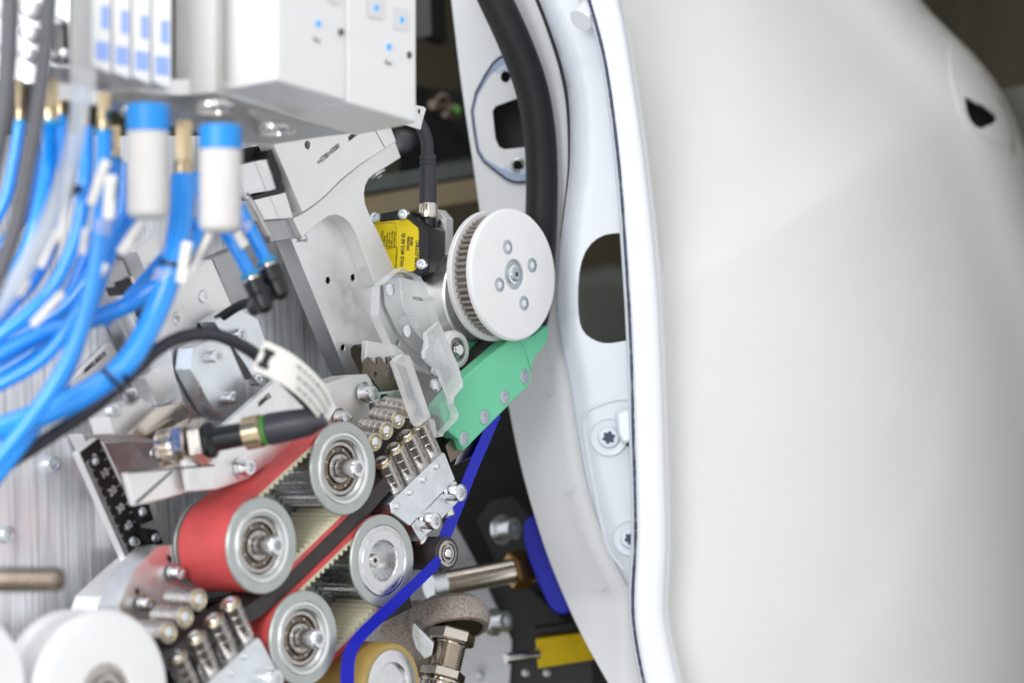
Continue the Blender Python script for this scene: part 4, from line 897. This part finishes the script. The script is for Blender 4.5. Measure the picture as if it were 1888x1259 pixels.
# white cable tag: a curved strip
up_ = crom([(489, 627, 43.2), (535, 650, 43.4), (575, 682, 43.7), (603, 715, 44.0), (615, 745, 44.2)], 8)
lo_ = crom([(464, 682, 43.0), (510, 703, 43.2), (552, 732, 43.5), (580, 762, 43.8), (596, 786, 44.0)], 8)
tg = thing('cable_tag', 'large curved white cable tag with a black slot and faint print', 'cable tag', P(520, 690, 43))
rows = []
for a, b in zip(up_, lo_):
    A, B = P(*a), P(*b); rows.append([A, A.lerp(B, .5)+Vector((0, -.03, 0)), B, B+Vector((0, .03, 0)), A.lerp(B, .5)+Vector((0, .0, 0)), A+Vector((0, .03, 0))])
s_ = loft('strip', M['tagw'], rows, tg, 50, closed=True); b_ = s_.modifiers.new('edge', 'BEVEL'); b_.width = .02; b_.segments = 2; b_.limit_method = 'ANGLE'
def tq(s, v):
    i = min(len(up_)-2, int(s*(len(up_)-1))); f = s*(len(up_)-1)-i
    A = P(*up_[i].lerp(up_[i+1], f)); B = P(*lo_[i].lerp(lo_[i+1], f)); return A.lerp(B, v)+Vector((0, -.035-.03*math.sin(math.pi*v), 0))
for s0, s1, v0, v1 in ((.05, .11, .2, .8), (.03, .13, .2, .34), (.03, .13, .66, .8)):
    slab('slot', M['ink'], [tq(s0, v0), tq(s1, v0), tq(s1, v1), tq(s0, v1)], (0, .01, 0), (), tg, bev=0)
for i in range(5):
    v = .2+i*.15; s = .36+.02*i
    while s < .95:
        l = .03+rnd.random()*.05
        slab('print', M['gfx'] if i % 2 else M['inkg'], [tq(s, v-.025), tq(min(.97, s+l), v-.025), tq(min(.97, s+l), v+.025), tq(s, v+.025)], (0, .006, 0), (), tg, bev=0)
        s += l+.02

# ================================================================== top left: valve island and controllers
UPV = Vector((.0, .0, 1))
def tower(name, m, base, h, parent=None, bev=.03): return slab(name, M[m], [P(*p) for p in base], UPV*h, (), parent, bev)
P1, P2, P0, P3 = (510, 148, 42), (768, 228, 45), (398, 171, 43), (656, 251, 46)
def mixp(a, b, s): return tuple(a[i]+(b[i]-a[i])*s for i in range(3))
for (s0, s1, lab, leds) in ((0.0, .498, 'left white controller module with a blue light and a dark side button', [(587, 44)]), (.504, 1.0, 'right white controller module with blue lights above the lettered block', [(693, 15), (740, 37), (717, 87)])):
    q = [mixp(P1, P2, s0), mixp(P1, P2, s1), mixp(P0, P3, s1), mixp(P0, P3, s0)]
    t = thing('controller_module', lab, 'controller', P(*q[0]), 'white controller modules')
    tower('housing', 'white', q, 3.2, t, .04)
    CF = Frame(P(*P1), P(*P2)-P(*P1), Vector((0, 0, 1)), Vector((0, 0, 1)).cross(P(*P1)-P(*P2)))
    if CF.N.y > 0: CF.N = -CF.N
    X = CF.U
    for (x, y) in leds:
        if y != 44 and y != 87: 
            slab('light_window', M['gfx'], [CF.at(x-14, y-24, .005), CF.at(x+14, y-18, .005), CF.at(x+14, y+22, .005), CF.at(x-14, y+16, .005)], -CF.N*.005, (), t, bev=0)
        lathe('indicator_light', M['led'], CF.at(x, y, .0), CF.N, [(.05, 0), (.05, .02), (.01, .02)], t, 16)
    for (x, y) in ([(629, 60)] if s0 < .1 else [(754, 102)]):
        lathe('push_button', M['cable_l'], CF.at(x, y, 0), CF.N, [(.0, 0), (.06, .0), (.055, .02), (.01, .02)], t, 20)
        t.children[-1].scale = (1, 1, 1)
    for (x, y) in ([(578, 76)] if s0 < .1 else [(710, 118)]):
        text('Run', M['inkg'], CF.at(x, y, .004), CF.U, Vector((0, 0, 1)), .11, t)
    if s0 < .1: slab('light_window', M['gfx'], [CF.at(600, -20, .005), CF.at(628, -14, .005), CF.at(628, 8, .005), CF.at(606, 2, .005)], -CF.N*.005, (), t, bev=0)
b_ = tower('valve_block', 'white', [(322, 178, 42.6), (398, 171, 42.2), (440, 200, 44), (340, 205, 44)], 3.2); b_.data.materials[0] = M['offwhite']
tag(b_, 'plain light grey block between the four slim valves and the white controllers', 'block')
for i, (x0, x1, yb0, yb1) in enumerate([(170, 205, 122, 138), (207, 241, 134, 148), (243, 278, 143, 158), (280, 316, 151, 168)]):
    d0 = 40.6+i*.25
    t = thing('slim_valve', ['leftmost slim white valve with blue print, farthest from the white controllers', 'second slim white valve from the left with blue print', 'third slim white valve from the left with blue print', 'rightmost slim white valve with blue print beside the grey block'][i], 'valve', P(x0, yb0, d0), 'slim white valves')
    tower('housing', 'white', [(x0, yb0, d0), (x1, yb1, d0+.2), (x1+1, yb1-4, d0+2), (x0+1, yb0-4, d0+2)], 3.2, t, .03)
    pf = lambda x, y: P(x, y, d0+.2*(x-x0)/(x1-x0)-.012)
    for (ya, yb, xa) in ((76, 110, 7), (10, 52, 17)):
        slab('printed_label', M['bluelab'], [pf(x0+xa, yb+i*9), pf(x1-4, yb+3+i*9), pf(x1-4, ya+3+i*9), pf(x0+xa, ya+i*9)], (0, .01, 0), (), t, bev=0)
b_ = box_px('clear_end_plate', M['sleeve'], [(128, 188, 40.3), (176, 192, 40.5), (172, -60, 40.5), (128, -60, 40.3)], (0, .25, 0)); b_.data.materials[0] = M['acryl2']
tag(b_, 'translucent upright plate left of the four slim valves', 'plate')
t = thing('manifold_plate', 'metal manifold plate with round ports under the white controllers', 'manifold', P(400, 200, 43))
man = [(95, 150, 41.2), (330, 176, 42.4), (400, 172, 42.6), (560, 222, 44.8), (648, 247, 46.0), (590, 253, 45.8), (500, 268, 45), (430, 262, 44), (330, 235, 43), (175, 196, 41.4), (90, 180, 41)]
slab('plate', M['alu'], [P(*p) for p in man], UPV*.25, (), t, .01)
for x, y, d, r in ((395, 200, 42.4, .36), (508, 240, 44.2, .33), (258, 206, 41.4, .30)):
    lathe('port_ring', M['steel'], P(x, y+2, d), (0.05, -.13, -1), [(r, -.05), (r, .015), (r*.86, .02), (r*.8, -.1), (.02, -.12)], t, 40)
# porous silencers
for (x, y0, y1, y2, r, lab) in ((273, 198, 243, 402, 40, 'left white silencer with a bright blue collar'), (407, 236, 276, 428, 39.5, 'right white silencer with a bright blue collar')):
    d = 40.8; k = d/FPX
    t = thing('silencer', lab, 'silencer', P(x, y0, d), 'white silencers with blue collars')
    top = P(x, y0, d); dn = Vector((0, -.06, -1)).normalized()
    lathe('collar', M['muff'], top, dn, [(r*k*.93, -.03), (r*k, .0), (r*k, (y1-y0)*k), (r*k*.9, (y1-y0)*k+.02)], t, 56)
    lathe('filter', M['offwhite'], P(x, y1, d), dn, [(r*k*.985, -.02), (r*k*.985, (y2-y1-16)*k), (r*k*.93, (y2-y1-6)*k), (r*k*.75, (y2-y1)*k), (.02, (y2-y1+3)*k)], t, 56)
# push-in fittings with collars
fit = [(92, 160, 222, 17, 41), (192, 183, 240, 13, 41), (338, 236, 328, 17, 42.2), (37, 160, 222, 9, 42), (112, 163, 212, 9, 42), (156, 200, 232, 10, 41.5), (211, 245, 290, 12, 42.2)]
fl = ['brass fitting with a blue ring just right of the two grey cables', 'brass fitting with a blue ring left of the left silencer', 'brass fitting with a blue ring between the two silencers', 'small brass fitting near the left edge', 'short brass fitting partly behind its neighbour near the left cables', 'short brass fitting under the translucent plate', 'brass fitting tucked behind the left silencer']
for (x, y0, y1, r, d), lab in zip(fit, fl):
    k = d/FPX; t = thing('push_fitting', lab, 'fitting', P(x, y0, d), 'brass push-in fittings')
    L = (y1-y0)*k; dn = Vector((0, -.05, -1)).normalized()
    lathe('hex_body', M['brass'], P(x, y0, d), dn, [(r*k, -.1, 'h'), (r*k, L*.66, 'h'), (r*k*.9, L*.68, 'h'), (r*k*.95, L*.7), (r*k*.95, L)], t, 36, spin=.3)
    lathe('release_ring', M['ring'], P(x, y1, d), dn, [(r*k*.9, 0), (r*k*1.25, .01), (r*k*1.25, .07), (r*k*1.0, .09)], t, 32)
HO = 'blue pneumatic hoses'
def bh(pts, r, lab, m='blue', g=HO, nm='pneumatic_hose', cat='hose'): b = hose(nm, M[m], pts, r, None, seg=16); tag(b, lab, cat, g); return b
bh([(337, 326, 42.2), (334, 400, 42), (318, 490, 41.8), (285, 580, 41.7), (232, 670, 41.5), (150, 730, 41.3), (60, 770, 41.2), (-60, 810, 41)], 23, 'thickest blue hose sweeping from between the silencers to the lower left')
bh([(300, 520, 42.6), (240, 560, 42.6), (160, 592, 42.4), (70, 620, 42.2), (-60, 690, 42)], 17, 'blue hose branching left from behind the thickest hose')
bh([(192, 243, 41), (190, 330, 40.8), (182, 420, 40.7), (170, 520, 40.6), (135, 640, 40.5), (80, 740, 40.4), (-30, 880, 40.2)], 15, 'bright blue hose running from beside the left silencer down to the left edge')
bh([(160, 236, 41.5), (158, 330, 41.3), (140, 440, 41.2), (90, 540, 41.1), (10, 610, 41), (-60, 650, 41)], 14, 'blue hose under the translucent plate bending to the left edge')
bh([(92, 224, 41), (90, 300, 41.6), (70, 400, 41.8), (30, 500, 41.8), (-60, 590, 41.8)], 15, 'blue hose below the fitting right of the two grey cables')
bh([(211, 292, 42.2), (205, 400, 42), (190, 470, 41.9), (150, 560, 41.7), (80, 660, 41.6), (-60, 740, 41.5)], 13, 'blue hose coming from behind the left silencer')
bh([(37, 222, 42), (25, 300, 42), (5, 380, 42), (-50, 470, 42)], 11, 'short blue hose at the left edge behind the grey cables')
bh([(112, 214, 42), (116, 300, 42.1), (110, 400, 42.2), (60, 520, 42.3), (-60, 640, 42.3)], 12, 'blue hose hidden mostly behind the milky hose')
bh([(256, 380, 42.6), (225, 420, 42.5), (200, 470, 42.3), (160, 580, 42), (120, 690, 41.8), (60, 790, 41.6), (-40, 920, 41.4)], 15, 'lowest blue hose crossing under the others to the left edge')
bh([(360, 320, 43.5), (372, 370, 43.4), (370, 420, 43.3), (345, 470, 43.2), (310, 520, 43)], 10, 'thin blue hose between the silencers')
bh([(390, 380, 44), (410, 420, 44), (436, 460, 43.9), (462, 508, 43.8)], 13, 'short blue hose ending in the left black elbow fitting')
bh([(440, 380, 44.2), (452, 405, 44.2), (470, 440, 44.1), (492, 484, 44)], 13, 'short blue hose ending in the right black elbow fitting')
bh([(360, 345, 43.5), (385, 385, 43.5), (330, 440, 43.4), (260, 520, 43.3), (190, 600, 43.2)], 9, 'dark thin blue hose passing behind the thickest hose')
bh([(140, 250, 43), (120, 360, 43), (96, 450, 43), (40, 540, 43), (-60, 600, 43)], 14, 'blue hose deep behind the white tags at the left')
bh([(230, 300, 43.2), (222, 400, 43.2), (170, 500, 43), (100, 580, 43), (-60, 660, 43)], 14, 'blue hose deep behind the left silencer')
bh([(60, 230, 43), (64, 330, 43), (30, 420, 43), (-60, 520, 43)], 13, 'blue hose deep between the two grey cables')
bh([(176, 430, 43.3), (130, 540, 43.2), (70, 640, 43), (-60, 720, 43)], 13, 'blue hose lying deepest above the name plate')
bh([(94, -60, 38.5), (86, 60, 38.5), (72, 180, 38.4), (52, 300, 38.3), (25, 430, 38.2), (-40, 600, 38)], 17, 'grey cable right of its twin at the upper left edge', 'cable_l', 'grey foreground cables', 'machine_cable', 'cable')
bh([(20, -60, 38), (16, 80, 38), (4, 220, 38), (-30, 360, 38)], 20, 'thick grey cable at the very left edge', 'cable_l', 'grey foreground cables', 'machine_cable', 'cable')
bh([(150, 160, 39.6), (143, 230, 39.5), (120, 330, 39.4), (80, 430, 39.3), (30, 520, 39.2), (-40, 610, 39)], 18, 'milky translucent hose left of the blue hoses', 'milky', None, 'milky_hose', 'hose')
bh([(-20, 420, 41), (40, 470, 41), (75, 560, 41)], .1, 'x') if False else None
# sleeves and tags on hoses
def htag(x, y, x2, y2, wd, d, lab, m='tagw'):
    a, b = P(x, y, d), P(x2, y2, d); v = (b-a).normalized(); s = v.cross(Vector((0, 1, 0)))*wd*d/FPX/2
    t = thing('hose_tag', lab, 'hose tag', a, 'white hose tags')
    slab('tag', M[m], [a-s, b-s, b+s, a+s], (0, .09, 0), (), t, .03)
    q = s.normalized(); L = (b-a).length
    text(rnd.choice(['+P1 4', '-V12', '+A2 7', '-MM02', '-K31']), M['inkg'], a+v*L*.12+q*.04+Vector((0, -.004, 0)), v, -q if (-q).cross(v).y > 0 else q, .11, t, name='print')
    return t
tl = [(196, 295, 166, 378, 18, 40.3, 'white tag leaning left beside the left silencer'), (204, 322, 199, 405, 22, 40.2, 'upright white tag on the bright blue hose'),
 (266, 402, 220, 468, 19, 41, 'slanting white tag just below the left silencer'), (345, 445, 333, 522, 20, 41, 'upright white tag beside the black tie on the thickest hose'),
 (386, 430, 353, 508, 12, 41.5, 'narrow grey tag pointing up to the right silencer'), (128, 310, 110, 452, 14, 40, 'long narrow white tag right of the milky hose'),
 (106, 422, 74, 494, 13, 40, 'white tag near the upper black tie at the left'), (50, 515, 33, 545, 16, 40.2, 'shortest white tag at the far left'),
 (115, 540, 58, 600, 17, 40.4, 'white tag lying along the blue hoses at the left'), (157, 420, 150, 470, 13, 40.4, 'short upright white tag between two blue hoses'),
 (436, 428, 452, 456, 19, 43.4, 'small square white tag on the left elbow hose'), (196, 486, 182, 510, 12, 40.6, 'tiny pale tag on the hose under the slanting tag')]
for a in tl: htag(*a)
def tie(x, y, dx, dy, r, d, lab):
    t = thing('cable_tie', lab, 'cable tie', P(x, y, d), 'black cable ties')
    k = d/FPX; ax = Vector((dx, 0, -dy)).normalized()
    lathe('band', M['black'], P(x, y, d), ax, [(r*k, -.035), (r*k*1.08, -.035), (r*k*1.08, .035), (r*k, .035), (r*k, -.035)], t, 32, cap=False)
    return t, k
def tiehead(t, x, y, d):
    slab('head', M['black'], [P(x-9, y-8, d), P(x+6, y-12, d), P(x+14, y+6, d), P(x-2, y+14, d)], (0, .18, 0), (), t, .02)
t, k = tie(137, 346, -.1, 1, 16, 41.2, 'black cable tie on the hose under the translucent plate'); tiehead(t, 130, 350, 40.8)
t, k = tie(66, 470, -.3, 1, 18, 41.6, 'black cable tie at the far left hose'); tiehead(t, 72, 472, 41.0)
t, k = tie(317, 487, -.25, 1, 24, 41.8, 'black cable tie round the thickest hose below the silencers')
t, k = tie(222, 684, -.72, .7, 24, 41.5, 'black cable tie bundling the thickest hose with the dark cable'); hose('strap', M['black'], [(188, 680, 40.9), (205, 697, 40.9), (222, 715, 41.1), (238, 732, 41.3)], 5, t, seg=8); tiehead(t, 238, 734, 41.2)
for (x, y, x2, y2, r, d, lab) in ((326, 455, 318, 475, 24, 41.9, 'clear sleeve above the tie on the thickest hose'), (312, 498, 306, 520, 25, 41.8, 'clear sleeve below the tie on the thickest hose'), (190, 405, 186, 432, 17, 40.7, 'clear sleeve on the bright blue hose'), (450, 411, 460, 428, 14, 44.15, 'clear sleeve on the right elbow hose')):
    a, b = P(x, y, d), P(x2, y2, d); b_ = lathe('clear_sleeve', M['sleeve'], a, b-a, [(r*d/FPX, 0), (r*d/FPX*1.05, .02), (r*d/FPX*1.05, (b-a).length), (r*d/FPX, (b-a).length+.01)], None, 32, cap=False); tag(b_, lab, 'sleeve', 'clear hose sleeves')
# black elbow fittings
for (x0, y0, x1, y1, d, lab) in ((462, 508, 492, 574, 43.8, 'left black elbow fitting at the end of the short blue hose'), (492, 484, 520, 545, 44, 'right black elbow fitting at the end of the short blue hose')):
    a, b = P(x0, y0, d), P(x1, y1, d-.1); v = (b-a).normalized(); k = d/FPX
    t = thing('elbow_fitting', lab, 'fitting', a, 'black elbow fittings')
    lathe('release_ring', M['ring'], a, v, [(14*k, -.05), (19*k, -.04), (19*k, .02), (15*k, .04)], t, 32)
    lathe('sleeve', M['nickel'], a, v, [(14*k, .03), (15*k, .04), (15*k, .10)], t, 32)
    lathe('body', M['black'], a+v*.09, v, [(17*k, 0), (20*k, .01), (20*k, .24), (18*k, .26), (17*k, .27), (17.5*k, .42), (15*k, .52), (8*k, .57), (.01, .58)], t, 40)
    lathe('branch', M['black'], a+v*.40, Vector((-.3, .9, -.35)), [(14*k, 0), (14*k, .5)], t, 28)
b_ = hose('black_hose', M['rubber'], [(400, 590, 46.3), (445, 562, 46.0), (490, 552, 45.2)], 9, None); tag(b_, 'short dark tube behind the elbow fittings', 'tube')
for x, y, r, d in ((45, 40, .18, 41.5), (60, 100, .12, 41.5), (120, 100, .1, 41.5), (108, 45, .1, 41.5)): pass
t = thing('valve_terminal', 'blurred grey connector strip with white buttons behind the left cables', 'connector strip', P(60, 150, 43.5))
box_px('housing', M['alu_d'], [(-60, 150, 43.6), (130, 160, 43.6), (130, -60, 43.6), (-60, -60, 43.6)], (0, .6, 0), t)
box_px('insert', M['black'], [(96, 116, 43.3), (122, 116, 43.3), (118, 45, 43.3), (98, 45, 43.3)], (0, .3, 0), t)
for x, y, r in ((52, 15, 18), (52, 60, 16), (50, 100, 13), (107, 40, 9), (97, 102, 9), (118, 98, 9), (6, 30, 9), (5, 90, 9)):
    lathe('button', M['white'], P(x, y, 43.2), (0, -1, 0), [(r*.0086, -.3), (r*.0086, .03), (r*.006, .1), (.01, .11)], t, 24)
